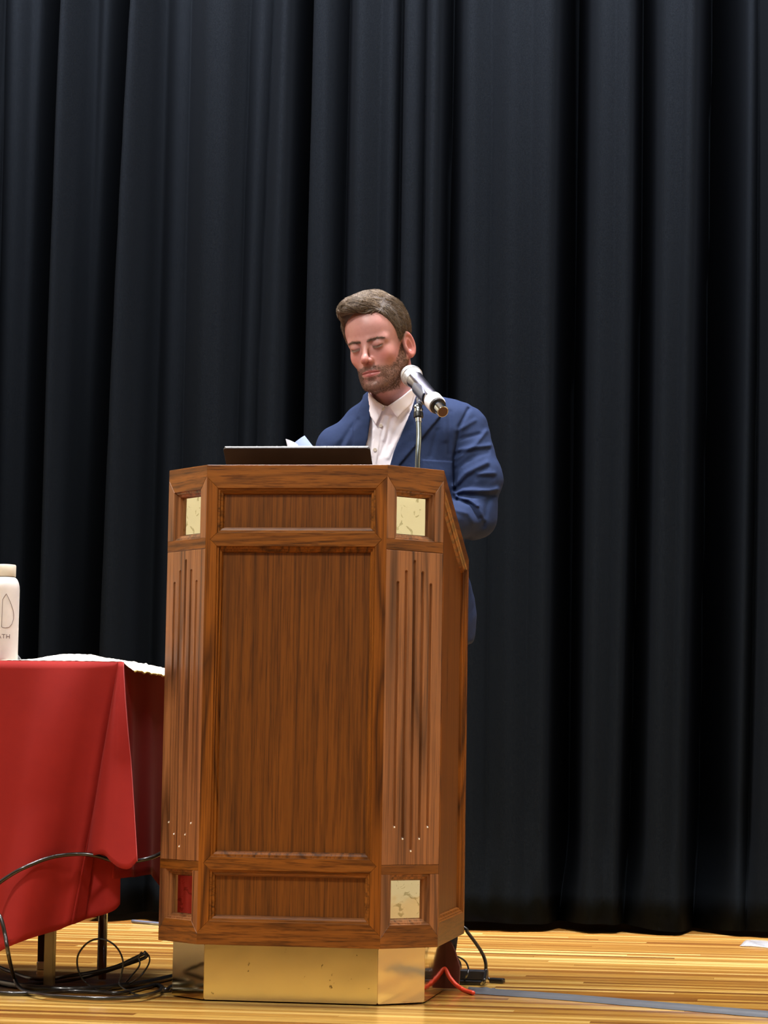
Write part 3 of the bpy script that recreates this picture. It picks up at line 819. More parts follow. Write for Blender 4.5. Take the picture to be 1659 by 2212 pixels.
M_CLIP = plain('clip_plastic', srgb(120, 124, 140), .18, .5)
clip = bmobj('clip', bm, M_CLIP, stand, True); sharp(clip, 40)
ctop = loc(cm)+down*.022; cbot = gp[-1]+gd*.024
tube('clip_stem', catmull([ctop, ctop*.6+cbot*.4+ax*.002, cbot], 6), [.0105, .0105, .0100, .0095, .009, .0085, .008, .0078, .0076, .0074, .0072, .007, .007], M_CLIP, stand, 14)
ph = cbot
tube('swivel_bolt', [ph - sidev*.012, ph + sidev*.012], .0038, M_CHROME, stand, 12)

# ---------------------------------------------------------------- cables, tape and the rest on the floor
def fl(px, py, z): p = on_floor(px, py, z); return (p.x, p.y, z)
def cable(name, pts, r, label, mat=None, cat='cable', n=10, seg=10):
    return tag(tube(name, catmull(pts, n), r, mat or M_CABLE, None, seg), label, cat)
def py_(px, py, y): p = on_plane_y(px, py, y); return (p.x, p.y, p.z)
cable('cable', [py_(352,1840,.16), py_(340,1847,.12), py_(318,1855,.095), py_(290,1860,.088), py_(262,1860,.086), py_(240,1858,.088), py_(205,1848,.100), py_(165,1845,.098), py_(110,1852,.070), py_(55,1873,.040), py_(20,1892,.035), py_(-10,1915,.03), py_(-26,1945,.02), py_(-18,1962,.01), py_(0,1980,-.02), py_(10,2015,-.03), py_(18,2060,-.03), (*fl(30,2110,.03)[:2],.03), fl(48,2138,.0105), fl(90,2149,.0105), fl(150,2154,.0105), fl(230,2157,.0105), fl(300,2153,.0105), fl(340,2143,.0105), fl(350,2135,.0105)], .0046,
      'thick black cable arching across the red cloth down to the floor')
cable('cable', [fl(-60,2098,.02), fl(-20,2085,.02), fl(20,2098,.015), fl(60,2112,.012), fl(100,2116,.012), py_(150,2108,.30), py_(200,2100,.30), py_(250,2088,.30), py_(290,2070,.30), py_(312,2060,.30), py_(316,2066,.305), py_(300,2074,.31), py_(260,2088,.33), py_(210,2104,.35), fl(150,2118,.008), fl(100,2122,.008), fl(40,2128,.008)], .0042,
      'black cable with a raised fold beside the lectern plinth, left side')
cable('cable', [fl(372,2142,.006), fl(330,2146,.005), fl(300,2150,.005), fl(275,2140,.006), py_(258,2126,.22), py_(262,2106,.22), py_(266,2080,.22), py_(258,2055,.22), py_(240,2036,.22), py_(215,2028,.22), py_(190,2036,.22), py_(170,2060,.22), py_(167,2085,.22), py_(175,2110,.22), py_(190,2126,.22), fl(215,2140,.005), fl(240,2136,.006)], .0022,
      'thin black cord standing up in a ring loop left of the plinth', n=10, seg=8)
cable('cable', [py_(312,2054,.275), py_(322,2066,.275), py_(322,2080,.275), py_(312,2098,.275), py_(296,2115,.275), fl(268,2128,.006), py_(300,2088,.28), py_(300,2068,.28), py_(306,2056,.278)], .0020,
      'thin black cord hanging in a small hook beside the plinth', n=8, seg=8)
cable('cable', [fl(-60,2112,.0075), fl(0,2122,.0075), fl(60,2132,.0075), fl(130,2137,.0075), fl(200,2136,.0075), fl(260,2130,.0075), fl(320,2122,.0075), fl(374,2110,.0075)], .0075,
      'fat black cable lying on the floor between table leg and plinth')
cable('cable', [fl(-60,2138,.006), fl(0,2145,.006), fl(70,2146,.006), fl(140,2141,.006), fl(210,2143,.006), fl(260,2145,.006), fl(310,2134,.005), fl(340,2128,.005), fl(358,2138,.005), fl(372,2130,.005)], .0050,
      'black cable running nearest the front on the floor, left of plinth')
# right of the lectern
M_ORANGE = plain('cord_orange', srgb(214, 62, 30), .45)
xs0 = on_plane_y(963, 2095, .497)
cable('extension_cord', [tuple(xs0 + Vector((-.008, .006, .003))), tuple(xs0), py_(972, 2112, .480), py_(986, 2128, .474), py_(1003, 2139, .472), fl(1022, 2145, .0055)], .0052, 'orange extension cord running from behind the plinth under grey tape', M_ORANGE, 'cord')
cable('cable', [(.24, .66, .17), py_(1001, 2003, .66), py_(1010, 2014, .66), py_(1028, 2038, .67), py_(1042, 2060, .68), py_(1049, 2080, .68), py_(1049, 2100, .675), fl(1046, 2117, .02), fl(1040, 2124, .008)], .0042, 'black power cord dropping from the lectern back to the adapter')
cable('cable', [fl(1000, 2120, .004), py_(1008, 2108, .60), py_(1012, 2094, .60), py_(1006, 2078, .60), py_(992, 2068, .59), py_(975, 2063, .575), py_(964, 2061, .565), (.288, .56, .06), (.27, .60, .04)], .0023, 'thin black cord looped in front of the red-brown foot', n=8, seg=8)
bxp = on_floor(1020, 2127)
ad = thing('power_adapter', 'black power adapter block lying beside the lectern plinth on the floor', 'adapter', (bxp.x, bxp.y, 0), -.12)
box_obj('strip', (-.070, -.022, .001), (.030, .022, .012), M_BLACK, ad, .003, 2)
box_obj('block', (-.030, -.018, .0125), (.036, .022, .036), plain('adapter_plastic', srgb(40, 40, 44), .4), ad, .003, 2)
bp2 = on_floor(1068, 2124)
pl = thing('power_plug', 'small black plug and lead end right of the adapter block', 'plug', (bp2.x, bp2.y, 0), -.3)
box_obj('plug_body', (-.012, -.008, .001), (.026, .008, .013), M_BLACK, pl, .003, 2)
tube('plug_lead', catmull([(-.012, 0, .008), (-.022, .004, .013), (-.034, .010, .009), (-.042, .014, .006)], 5), .0035, M_BLACK, pl, 8)
# tape strip over the cord
M_TAPE = plain('gaffer_tape', srgb(66, 68, 72), .5)
def tape():
    c0 = [Vector(fl(x, y, 0)) for x, y in ((1012, 2143), (1060, 2147), (1130, 2152), (1250, 2161), (1400, 2174), (1540, 2186), (1680, 2198), (1900, 2217))]
    c = catmull(c0, 8); V = []; n = len(c); m = 9
    for i, p in enumerate(c):
        t = (c[min(i+1, n-1)]-c[max(i-1, 0)]).normalized(); s = Vector((-t.y, t.x, 0))
        wv = .030 + .002*math.sin(i*1.3) - (.018 if i < 3 else 0)
        for k in range(m):
            u = -1 + 2*k/(m-1)
            z = .0012 + .0115*math.exp(-(u/.30)**2)*(1 if i < n else 0)
            if 4 < i < 9: z += .010*math.exp(-((i-6.5)/1.0)**2)*max(0, .3+u)
            V.append(p + s*u*wv + Vector((0, 0, z)))
    F = [(i*m+k, i*m+k+1, (i+1)*m+k+1, (i+1)*m+k) for i in range(n-1) for k in range(m-1)]
    o = pyobj('floor_tape', V, F, M_TAPE, None, True)
    md = o.modifiers.new('thick', 'SOLIDIFY'); md.thickness = .0008; md.offset = 1
    tag(o, 'long grey gaffer tape strip running across the floor to the right', 'tape')
tape()
# clear plastic sheet by the curtain, at the right edge of the picture
pq = [on_floor(x, y) for x, y in ((1598, 2045), (1700, 2052), (1710, 2040), (1622, 2032))]
M_FILM = plain('clear_film', srgb(196, 200, 190), .08, 0, None, Alpha=.5)
bm = bmesh.new()
nq = 12; gv = []
for j in range(nq+1):
    for i in range(nq+1):
        s, t = i/nq, j/nq
        p = (pq[0]*(1-s)+pq[1]*s)*(1-t)+(pq[3]*(1-s)+pq[2]*s)*t
        gv.append(bm.verts.new((p.x, p.y, .003+.010*abs(math.sin(s*5+t*3))*math.sin(t*2.6+.3)*.7)))
for j in range(nq):
    for i in range(nq):
        a = j*(nq+1)+i; bm.faces.new((gv[a], gv[a+1], gv[a+nq+2], gv[a+nq+1]))
fo = bmobj('plastic_sheet', bm, M_FILM, None, True); md = fo.modifiers.new('thick', 'SOLIDIFY'); md.thickness = .001
tag(fo, 'small clear plastic sheet on the floor at the curtain foot', 'plastic sheet')
# thin rod and black lead along the curtain foot, left of the lectern
cable('metal_rod', [fl(286, 1990, .006), fl(318, 1993, .006), fl(352, 1996, .006)], .0055, 'thin grey rod lying along the curtain foot left of the lectern', plain('rod_grey', srgb(120, 124, 130), .4, .6), 'rod', 4, 8)

# ---------------------------------------------------------------- the speaker
# distance fields in the camera-facing frame, meshed with surface nets
f32 = np.float32
def smin(a, b, k): h = np.maximum(k-np.abs(a-b), 0)/k; return np.minimum(a, b)-h*h*k*0.25
def smax(a, b, k): return -smin(-a, -b, k)
def ell(P, c, r):
    q = P-np.array(c, f32); r = np.array(r, f32)
    k0 = np.sqrt(((q/r)**2).sum(-1)); k1 = np.sqrt(((q/(r*r))**2).sum(-1))
    return k0*(k0-1)/np.maximum(k1, 1e-9)
def cap(P, a, b, ra, rb=None):
    a, b = np.array(a, f32), np.array(b, f32); rb = ra if rb is None else rb
    pa, ba = P-a, b-a
    h = np.clip((pa@ba)/float(ba@ba), 0, 1)
    return np.sqrt(((pa-h[..., None]*ba)**2).sum(-1))-(ra+(rb-ra)*h)
def chain(P, pts, rs, k=0.01):
    d = None
    for i in range(len(pts)-1):
        e = cap(P, pts[i], pts[i+1], rs[i], rs[i+1]); d = e if d is None else smin(d, e, k)
    return d
def surfnets(fn, lo, hi, h, refine=1):
    ax_ = [np.arange(lo[i], hi[i]+h, h, dtype=f32) for i in range(3)]
    n = [len(a) for a in ax_]
    F = np.empty(n, f32)
    for i0 in range(0, n[0], 32):                 # in slabs, to spare memory
        g = np.stack(np.meshgrid(ax_[0][i0:i0+32], ax_[1], ax_[2], indexing='ij'), -1)
        F[i0:i0+32] = fn(g)
    S = F < 0
    c8 = [(i, j, k) for i in (0, 1) for j in (0, 1) for k in (0, 1)]
    sl = lambda A, o: A[o[0]:n[0]-1+o[0], o[1]:n[1]-1+o[1], o[2]:n[2]-1+o[2]]
    cnt = sum(sl(S, o).astype(np.int8) for o in c8)
    act = (cnt > 0) & (cnt < 8)
    I = np.argwhere(act); idx = -np.ones(act.shape, np.int32); idx[act] = np.arange(len(I))
    v8 = np.stack([sl(F, o)[act] for o in c8], 1)
    acc = np.zeros((len(I), 3), f32); num = np.zeros(len(I), f32)
    C8 = np.array(c8, f32)
    for a in range(8):
        for b in range(a+1, 8):
            if np.abs(C8[a]-C8[b]).sum() != 1: continue
            x = (v8[:, a] < 0) != (v8[:, b] < 0)
            t = np.where(x, v8[:, a]/np.where(x, v8[:, a]-v8[:, b], 1), 0)
            acc += np.where(x[:, None], C8[a]+(C8[b]-C8[a])*t[:, None], 0); num += x
    V = np.array(lo, f32)+(I+acc/num[:, None])*h
    Q = []
    for d in range(3):
        e = [0, 0, 0]; e[d] = 1
        u, w = [q for q in range(3) if q != d]
        A = S[tuple(slice(0, n[i]-e[i]) for i in range(3))]; B = S[tuple(slice(e[i], n[i]) for i in range(3))]
        X = A != B
        cr = np.argwhere(X); ok = (cr[:, u] > 0) & (cr[:, w] > 0) & (cr[:, u] < n[u]-1) & (cr[:, w] < n[w]-1); cr = cr[ok]
        def at(du, dw):
            c = cr.copy(); c[:, u] += du; c[:, w] += dw; return idx[c[:, 0], c[:, 1], c[:, 2]]
        q = np.stack([at(-1, -1), at(0, -1), at(0, 0), at(-1, 0)], 1)
        flip = A[cr[:, 0], cr[:, 1], cr[:, 2]]
        if d == 1: flip = ~flip
        q[~flip] = q[~flip][:, ::-1]
        Q.append(q)
    Q = np.concatenate(Q); Q = Q[(Q >= 0).all(1)]
    for _ in range(refine):
        V = project(fn, V, h*0.5)
    return V, Q
def grad(fn, V, e=4e-4):
    g = np.stack([fn(V+np.array(o, f32)*e)-fn(V-np.array(o, f32)*e) for o in ((1,0,0),(0,1,0),(0,0,1))], -1)/(2*e)
    return g
def project(fn, V, lim, lvl=0.0):
    d = fn(V)-lvl; g = grad(fn, V); s = np.clip(d, -lim, lim)/np.maximum((g**2).sum(-1), .25)
    return (V-g*s[:, None]).astype(f32)
def to_stage(V):
    V = np.asarray(V); return np.stack([V[..., 0]*CY-V[..., 1]*SY, V[..., 0]*SY+V[..., 1]*CY, V[..., 2]], -1)
def inpoly(px, py, poly):
    """signed distance (pixels) to a polygon in the photograph, negative inside"""
    d = np.full(px.shape, 1e9, f32); ins = np.zeros(px.shape, bool); n = len(poly)
    for i in range(n):
        x0, y0 = poly[i]; x1, y1 = poly[(i+1) % n]
        ex, ey = x1-x0, y1-y0; wx, wy = px-x0, py-y0
        t = np.clip((wx*ex+wy*ey)/(ex*ex+ey*ey), 0, 1)
        d = np.minimum(d, (wx-ex*t)**2+(wy-ey*t)**2)
        c = ((y0 > py) != (y1 > py)) & (px < (x1-x0)*(py-y0)/(y1-y0+1e-9)+x0); ins ^= c
    return np.where(ins, -1, 1)*np.sqrt(d)

# head: local frame, face towards -y, x to the photograph's right, origin between the eyes' level and the ears
HYAW, HPIT, HROL = math.radians(-24.5), math.radians(14.0), math.radians(-7.6)
HPOS, HSC = np.array([0.1765, .66, 1.589]), 0.985
def hrot():
    c, s = math.cos, math.sin
    Rx = np.array([[1,0,0],[0,c(HPIT),-s(HPIT)],[0,s(HPIT),c(HPIT)]])
    Rz = np.array([[c(HYAW),-s(HYAW),0],[s(HYAW),c(HYAW),0],[0,0,1]])
    Ry = np.array([[c(HROL),0,s(HROL)],[0,1,0],[-s(HROL),0,c(HROL)]])
    return Rz@Ry@Rx
HR = hrot()
def h2c(V): return (np.asarray(V)*HSC)@HR.T+HPOS
def c2h(V): return ((np.asarray(V)-HPOS)@HR/HSC).astype(f32)
NECK0 = np.array([.228, .765, 1.415])              # root of the neck, camera-facing frame
NB = c2h(NECK0)
ER = math.radians(24)
def mir(P): Q = P.copy(); Q[..., 0] = np.abs(Q[..., 0]); return Q
def ear_local(M):
    q = M-np.array((.0735, .012, -.0190), f32)
    a, b = math.cos(ER), math.sin(ER)
    u = q[..., 0]*a-q[..., 1]*b; v = q[..., 0]*b+q[..., 1]*a        # u: out of the ear plate, v: backwards
    w = q[..., 2]
    t = math.radians(-10); v2 = v*math.cos(t)-w*math.sin(t); w2 = v*math.sin(t)+w*math.cos(t)
    return np.stack([u, v2, w2], -1)
def head_f(P):
    P = P.astype(f32); M = mir(P)
    d = ell(P, (0, .015, .036), (.0745, .094, .084))
    d = smin(d, ell(P, (0, -.022, .034), (.063, .064, .060)), .03)
    d = smin(d, ell(P, (0, -.030, -.030), (.0545, .056, .074)), .03)
    d = smin(d, cap(M, (.0525, .008, -.052), (.0215, -.066, -.100), .0165, .0155), .025)
    d = smin(d, ell(P, (0, -.035, -.083), (.039, .050, .030)), .02)
    d = smin(d, ell(P, (0, -.074, -.103), (.0215, .0205, .0185)), .014)
    d = smin(d, ell(P, (0, -.067, -.065), (.0305, .0265, .031)), .02)
    d = smin(d, ell(M, (.036, -.054, -.030), (.0200, .0215, .020)), .022)
    d = smin(d, cap(M, (.010, -.0815, .0085), (.044, -.0655, .0095), .0085), .014)
    d = smin(d, cap(P, (0, .040, -.045), NB, .056, .060), .035)                    # neck
    d = smin(d, cap(P, (0, -.036, -.105), NB+np.array((0, -.030, .045), f32), .012, .02), .03)
    # eyes under lowered lids
    d = smax(d, -ell(M, (.0302, -.0945, .0000), (.0180, .0125, .0098)), .012)
    lid = np.sqrt(((M-np.array((.0300, -.0738, .0012), f32))**2).sum(-1))-.0132
    d = smin(d, lid, .006)
    low = np.sqrt(((M-np.array((.0300, -.0726, -.0034), f32))**2).sum(-1))-.0126
    d = smin(d, low, .006)
    d = smax(d, -cap(M, (.018, -.0850, -.0042), (.0300, -.0878, -.0075), .0010), .0022)   # the slit between the lids
    d = smax(d, -cap(M, (.0300, -.0878, -.0075), (.0430, -.0800, -.0048), .0010), .0022)
    # nose
    n = cap(P, (0, -.0825, .0085), (0, -.1050, -.0270), .0062, .0072)
    n = smin(n, ell(P, (0, -.1080, -.0340), (.0090, .0105, .0090)), .008)
    n = smin(n, ell(M, (.0098, -.0975, -.0385), (.0064, .0105, .0070)), .006)
    d = smin(d, n, .009)
    d = smax(d, -ell(M, (.0060, -.1035, -.0445), (.0034, .0055, .0032)), .003)
    # lips
    up = smin(cap(M, (.005, -.0932, -.0645), (.0225, -.0850, -.0698), .0036, .0020), cap(P, (-.004, -.0936, -.0655), (.004, -.0936, -.0655), .0034), .004)
    lo_ = cap(M, (.004, -.0912, -.0745), (.0180, -.0848, -.0726), .0044, .0026)
    d = smin(d, up, .005); d = smin(d, lo_, .005)
    d = smax(d, -cap(M, (0, -.0985, -.0700), (.0245, -.0868, -.0714), .0012), .003)
    d = smax(d, -ell(P, (0, -.0975, -.0900), (.018, .0065, .0050)), .010)
    # ears
    E_ = ear_local(M)
    q = np.sqrt((E_[..., 1]/.0180)**2+(E_[..., 2]/.0305)**2)
    plate = smax(np.abs(E_[..., 0]-.003*q)-.0030, (q-1)*.018, .004)
    rim = np.sqrt(((q-.90)*.019)**2+(E_[..., 0]-.0050)**2)-.0036
    anti = np.sqrt((E_[..., 0]-.0035)**2+((np.sqrt(((E_[..., 1]+.002)/.0095)**2+((E_[..., 2]+.003)/.0165)**2)-1)*.0105)**2)-.0026
    e = smin(smin(plate, rim, .003), anti, .003)
    e = smin(e, ell(E_, (.0020, -.0050, -.0270), (.0050, .0080, .0085)), .005)
    e = smin(e, ell(E_, (.0040, -.0135, -.0050), (.0045, .0045, .0075)), .004)        # tragus
    e = smax(e, -ell(E_, (.0065, -.0035, -.0050), (.0060, .0075, .0105)), .003)
    d = smin(d, e, .006)
    return d
hv, hq = surfnets(head_f, (-.105, -.135, -.215), (.105, .125, .135), .00175, 2)
keep = c2h(h2c(hv))  # local coordinates of the head
# beard and hair masks in the local frame
def sstep(a, b, x): t = np.clip((x-a)/(b-a), 0, 1); return t*t*(3-2*t)
def beard_mask(L):
    x, y, z = np.abs(L[:, 0]), L[:, 1], L[:, 2]
    yy = [-.13, -.095, -.080, -.062, -.045, -.030, -.016, -.004, .004, .012]
    zb = [-.051, -.0515, -.057, -.0625, -.055, -.040, -.022, .000, .010, .014]
    top = np.interp(y, yy, zb)
    m = sstep(.007, -.008, z-top)
    m *= sstep(.014, .004, y)
    m *= sstep(-.150, -.132, z - .25*np.maximum(y+.03, 0))
    # below the jaw the beard fades out
    m *= 1-sstep(-.118, -.130, z)*sstep(-.085, -.055, y)
    lips = (x/.0265)**2+((z+.0715)/.0092)**2
    m *= sstep(.85, 1.15, np.where(y < -.07, lips, 2))
    m *= 1-.75*np.exp(-((x-.016)/.009)**2-((z+.088)/.006)**2)*(y < -.07)
    m *= 1-.6*np.exp(-(x/.004)**2-((z+.056)/.006)**2)*(y < -.07)
    m *= 1-sstep(.0665, .0700, x)*(z > -.056)*(y > -.012)
    m *= np.where((z > -.053) & (y < -.07), 0, 1)
    return m
def hairline_f(L):
    """> 0 where the scalp carries hair"""
    x, y, z = L[..., 0], L[..., 1], L[..., 2]
    ax2 = np.abs(x)
    # lower edge of the hair, as a height over the way round the head
    yy = [-.11, -.078, -.070, -.062, -.053, -.045, -.037, -.024, -.006, .012, .034, .05, .07, .12]
    zz = [.081, .082, .082, .074, .054, .036, .020, -.012, -.006, .012, .006, -.030, -.055, -.068]
    edge = np.interp(y, yy, zz)
    edge = np.where(y < -.066, .081-.004*np.sin(x*60), edge)
    return z-edge
def cap_f(P):
    P = P.astype(f32)
    d = ell(P, (0, .017, .037), (.0800, .1005, .0905))
    d = smin(d, ell(P, (0, -.020, .045), (.066, .066, .060)), .03)
    # volume on top and the swept front
    d = smin(d, ell(P, (-.008, -.018, .104), (.050, .064, .0245)), .02)
    d = smin(d, ell(P, (-.020, -.066, .100), (.036, .025, .019)), .018)
    d = smin(d, ell(P, (-.041, -.050, .088), (.021, .030, .022)), .018)
    return smax(d, -(hairline_f(P)*.55), .006)
cv_, cq_ = surfnets(cap_f, (-.11, -.125, -.09), (.11, .135, .15), .0026, 1)

# colours kept as attributes on the skin
def skin_mat():
    t = NT('skin')
    a = t.n('ShaderNodeAttribute'); a.attribute_name = 'tone'
    v = t.coords()
    n = t.ramp(t.noise(v, 120, 3, 0.6), [(0.3, (0.92, 0.90, 0.89)), (0.7, (1.05, 1.05, 1.05))])
    c = t.mix(a.outputs['Color'], n, 0.7, 'MULTIPLY'); t.l(c, t.b.inputs['Base Color'])
    t.set(Roughness=.42, Specular_IOR_Level=.5, Subsurface_Weight=.12, Subsurface_Radius=(.9, .35, .2), Subsurface_Scale=.006)
    t.bump(t.noise(v, 700, 3, .6), .12, .0006)
    return t.m
M_SKIN = skin_mat()
SK = np.array(srgb(177, 127, 120)[:3]); LIP = np.array(srgb(166, 92, 94)[:3]); STUB = np.array(srgb(126, 94, 82)[:3])
RED = np.array(srgb(188, 114, 106)[:3]); BROW = np.array(srgb(84, 58, 48)[:3])
def head_colour(L):
    n = len(L); x, y, z = np.abs(L[:, 0]), L[:, 1], L[:, 2]
    c = np.tile(SK, (n, 1))
    r = .6*np.exp(-((x-.042)/.020)**2-((z+.030)/.018)**2)*(y < -.02)+.55*np.exp(-((x)/.016)**2-((z+.036)/.014)**2)*(y < -.08)+.75*(x > .072)*(y > -.004)
    c = c*(1-np.clip(r, 0, 1)[:, None])+RED*np.clip(r, 0, 1)[:, None]
    b = beard_mask(L)*.8
    c = c*(1-b[:, None])+STUB*b[:, None]
    l = sstep(1.15, .85, (x/.0245)**2+((z+.0712)/.0078)**2)*(y < -.078)
    c = c*(1-.8*l[:, None])+LIP*.8*l[:, None]
    e = np.exp(-((z-(.0095-.10*np.maximum(x-.030, 0)*1.2))/.0032)**2)*sstep(.007, .013, x)*sstep(.052, .044, x)*(y < -.05)
    c = c*(1-.55*e[:, None])+BROW*.55*e[:, None]
    la_ = np.exp(-(np.interp(x, [.0158, .0228, .0300, .0368, .0438], [-.0042, -.0066, -.0078, -.0070, -.0046])-z)**2/.0014**2)*sstep(.0148, .0178, x)*sstep(.0458, .0428, x)*(y < -.07)
    c = c*(1-.85*la_[:, None])+np.array(srgb(66, 44, 44)[:3])*.85*la_[:, None]
    s = sstep(-.002, .006, hairline_f(L))
    c = c*(1-.6*s[:, None])+STUB*.5*.6*s[:, None]
    return c

# ---- torso, arms: joints in the camera-facing frame
SL = pc(1003, 928, .775); SRt = pc(736, 974, .775)      # shoulders: photograph's right and left
EL = pc(1024, 1116, .72); ML_ = pc(1032, 1036, .738)
ERt = pc(718, 1200, .71)
def desk_pt(xs, ys, up):                                 # point over the desk, given in the stage frame
    p = unstage(xs, ys, desk_z(ys)+up); return np.array(p)
WL = desk_pt(.150, .470, .062); WR = pc(690, 1092, .505)
PEL = np.array([.245, .90, .92]); CH = np.array([.232, .815, 1.27])
def torso(P, g=0.0):
    """chest and waist, grown by g"""
    t_ = math.radians(-14)
    def E(c, r, yaw=t_):
        q = P-np.array(c, f32); a, b = math.cos(-yaw), math.sin(-yaw)
        return ell(np.stack([q[..., 0]*a-q[..., 1]*b, q[..., 0]*b+q[..., 1]*a, q[..., 2]], -1), (0, 0, 0), np.array(r)+g)
    d = E((.236, .815, 1.27), (.172, .112, .200))
    d = smin(d, E((.240, .850, 1.06), (.150, .106, .22)), .08)
    d = smin(d, E((.262, .885, .90), (.166, .112, .16)), .08)
    d = smin(d, cap(P, SL+np.array((-.03, .0, .0)), NECK0+np.array((.03, .01, -.012)), .062+g, .052+g), .06)
    d = smin(d, cap(P, SRt+np.array((.03, .0, .0)), NECK0+np.array((-.04, .01, -.012)), .062+g, .052+g), .06)
    return d
TOR = torso
# ---- the jacket
V_OPEN = [(797, 830), (799, 875), (800, 905), (794, 950), (786, 975), (778, 1100), (800, 1130), (838, 1020), (851, 975), (870, 928), (888, 885), (900, 845), (893, 800), (850, 780)]
LAP_R = [(905, 835), (901, 850), (888, 887), (870, 930), (851, 977), (832, 1030), (800, 1135), (862, 1005), (925, 930), (952, 898), (940, 884), (926, 868), (918, 848)]
LAP_L = [(796, 838), (800, 878), (801, 906), (795, 952), (787, 978), (770, 1100), (752, 1050), (758, 1000), (763, 960), (762, 925), (768, 905), (778, 880), (786, 858)]
POCKET = [(912, 993), (979, 997), (980, 1080), (910, 1078)]
# creases and ridges of the cloth: photo polylines, half width (px), height (m; negative = a furrow)
RIDGES = [([(989,973),(1026,966),(1058,962)], 4.5, .0045), ([(988,981),(1026,974),(1056,970)], 4.5, -.0025), ([(986,991),(1026,961),(1050,932)], 4.5, .0045), ([(990,930),(1026,908)], 5, .0035), ([(981,1050),(1005,1023),(1052,999)], 5.5, .0055), ([(988,1056),(1010,1033),(1054,1010)], 5, -.003), ([(1032,1023),(1068,1022)], 4.5, .004), ([(1032,1032),(1064,1031)], 4.5, -.003),
 ([(984,1064),(1000,1059),(1057,1060),(1074,1057)], 5, .0085), ([(992,1072),(1030,1071),(1066,1069)], 5, -.005), ([(986,1072),(1013,1079),(1031,1092)], 3.8, .0055), ([(1034,1094),(1046,1123)], 4, .0045), ([(985,1102),(1012,1110),(1024,1130)], 5, .0035),
 ([(1012,884),(992,922),(985,965),(981,1005),(984,1060)], 4, -.0060), ([(988,1080),(1016,1090),(1034,1120)], 4.5, -.006), ([(1056,1076),(1050,1100),(1044,1136)], 6, -.005), ([(993,948),(1036,938)], 4.5, -.0035), ([(986,1012),(1020,987),(1052,978)], 5, -.0035),
 ([(960,898),(960,950)], 6, .0030), ([(972,890),(970,980)], 5, -.0028), ([(944,930),(930,985)], 5, -.003), ([(772,908),(728,972)], 6, -.005), ([(760,930),(745,968)], 5, .0035)]
def px_ridges(px, py, lst):
    o = np.zeros(px.shape, f32)
    for pts, w, h in lst:
        d = np.full(px.shape, 1e9, f32)
        for (x0, y0), (x1, y1) in zip(pts[:-1], pts[1:]):
            ex, ey = x1-x0, y1-y0; t = np.clip(((px-x0)*ex+(py-y0)*ey)/(ex*ex+ey*ey), 0, 1)
            d = np.minimum(d, (px-x0-ex*t)**2+(py-y0-ey*t)**2)
        o += h*np.exp(-d/(w*w))
    return o
def wrinkle(P):
    x, y, z = P[..., 0], P[..., 1], P[..., 2]
    return .0014*np.sin(x*38+z*52+2*np.sin(z*17))*np.sin(z*21-x*12+y*9) + .0009*np.sin(x*95-z*70+3*np.sin(x*30))*np.sin(z*60+x*20)
def sleeve(P, S_, E_, W_, r0, r1, r2):
    d = smin(cap(P, S_, E_, r0, r1), cap(P, E_, W_, r1*.98, r2), .03)
    return d
def jacket_solid(P):
    P = P.astype(f32)
    b = torso(P, .014)
    b = smax(b, -(P[..., 2]-.845), .01)
    # skirt of the jacket, a little flared
    aL = smin(cap(P, SL, ML_, .062, .0600), sleeve(P, ML_, EL, WL, .0600, .0525, .044), .02)
    aR = sleeve(P, SRt, ERt, WR, .066, .058, .044)
    d = smin(smin(b, aL, .010), aR, .014)
    px, py = to_px(P)
    return d + wrinkle(P) - np.where(P[..., 1] < .86, px_ridges(px, py, RIDGES), 0)
def jacket_f(P):
    P = P.astype(f32)
    px, py = to_px(P)
    s = jacket_solid(P)
    d = s
    front = P[..., 1] < .83
    # lapels, pocket: a second layer on the front
    lay = np.minimum(np.minimum(inpoly(px, py, LAP_R), inpoly(px, py, LAP_L)), 1e3)*.00117
    lap = smax(s-.0065, lay, .002)
    d = np.minimum(d, np.where(front, lap, 1))
    pk = smax(s-.0035, inpoly(px, py, POCKET)*.00117, .002); d = np.minimum(d, np.where(front, pk, 1))
    # collar of the jacket behind the neck
    nk = np.sqrt((P[..., 0]-NECK0[0])**2/1.05+(P[..., 1]-NECK0[1]-.005)**2)
    zc = P[..., 2]-(1.452+.10*(P[..., 1]-.765)+.14*(P[..., 0]-.228))
    col = smax(smax(np.abs(nk-.081)-.005, np.abs(zc)-.030, .004), .765-P[..., 1]+.015, .01)
    d = smin(d, col, .012)
    # the open front
    cut = inpoly(px, py, V_OPEN)*.00117
    d = smax(d, -np.where(front, smax(cut, -(s+.030), .004), 1), .003)
    # room for the neck
    d = smax(d, -cap(P, NECK0+np.array((0, -.01, -.05)), NECK0+np.array((-.03, -.03, .2)), .060, .066), .004)
    # open cuffs
    for E_, W_ in ((EL, WL), (ERt, WR)):
        u = (W_-E_)/np.linalg.norm(W_-E_); d = smax(d, -cap(P, W_-u*.03, W_+u*.08, .033, .036), .003)
    return d
jv, jq = surfnets(jacket_f, (-.12, .33, .83), (.56, 1.03, 1.53), .0032, 1)
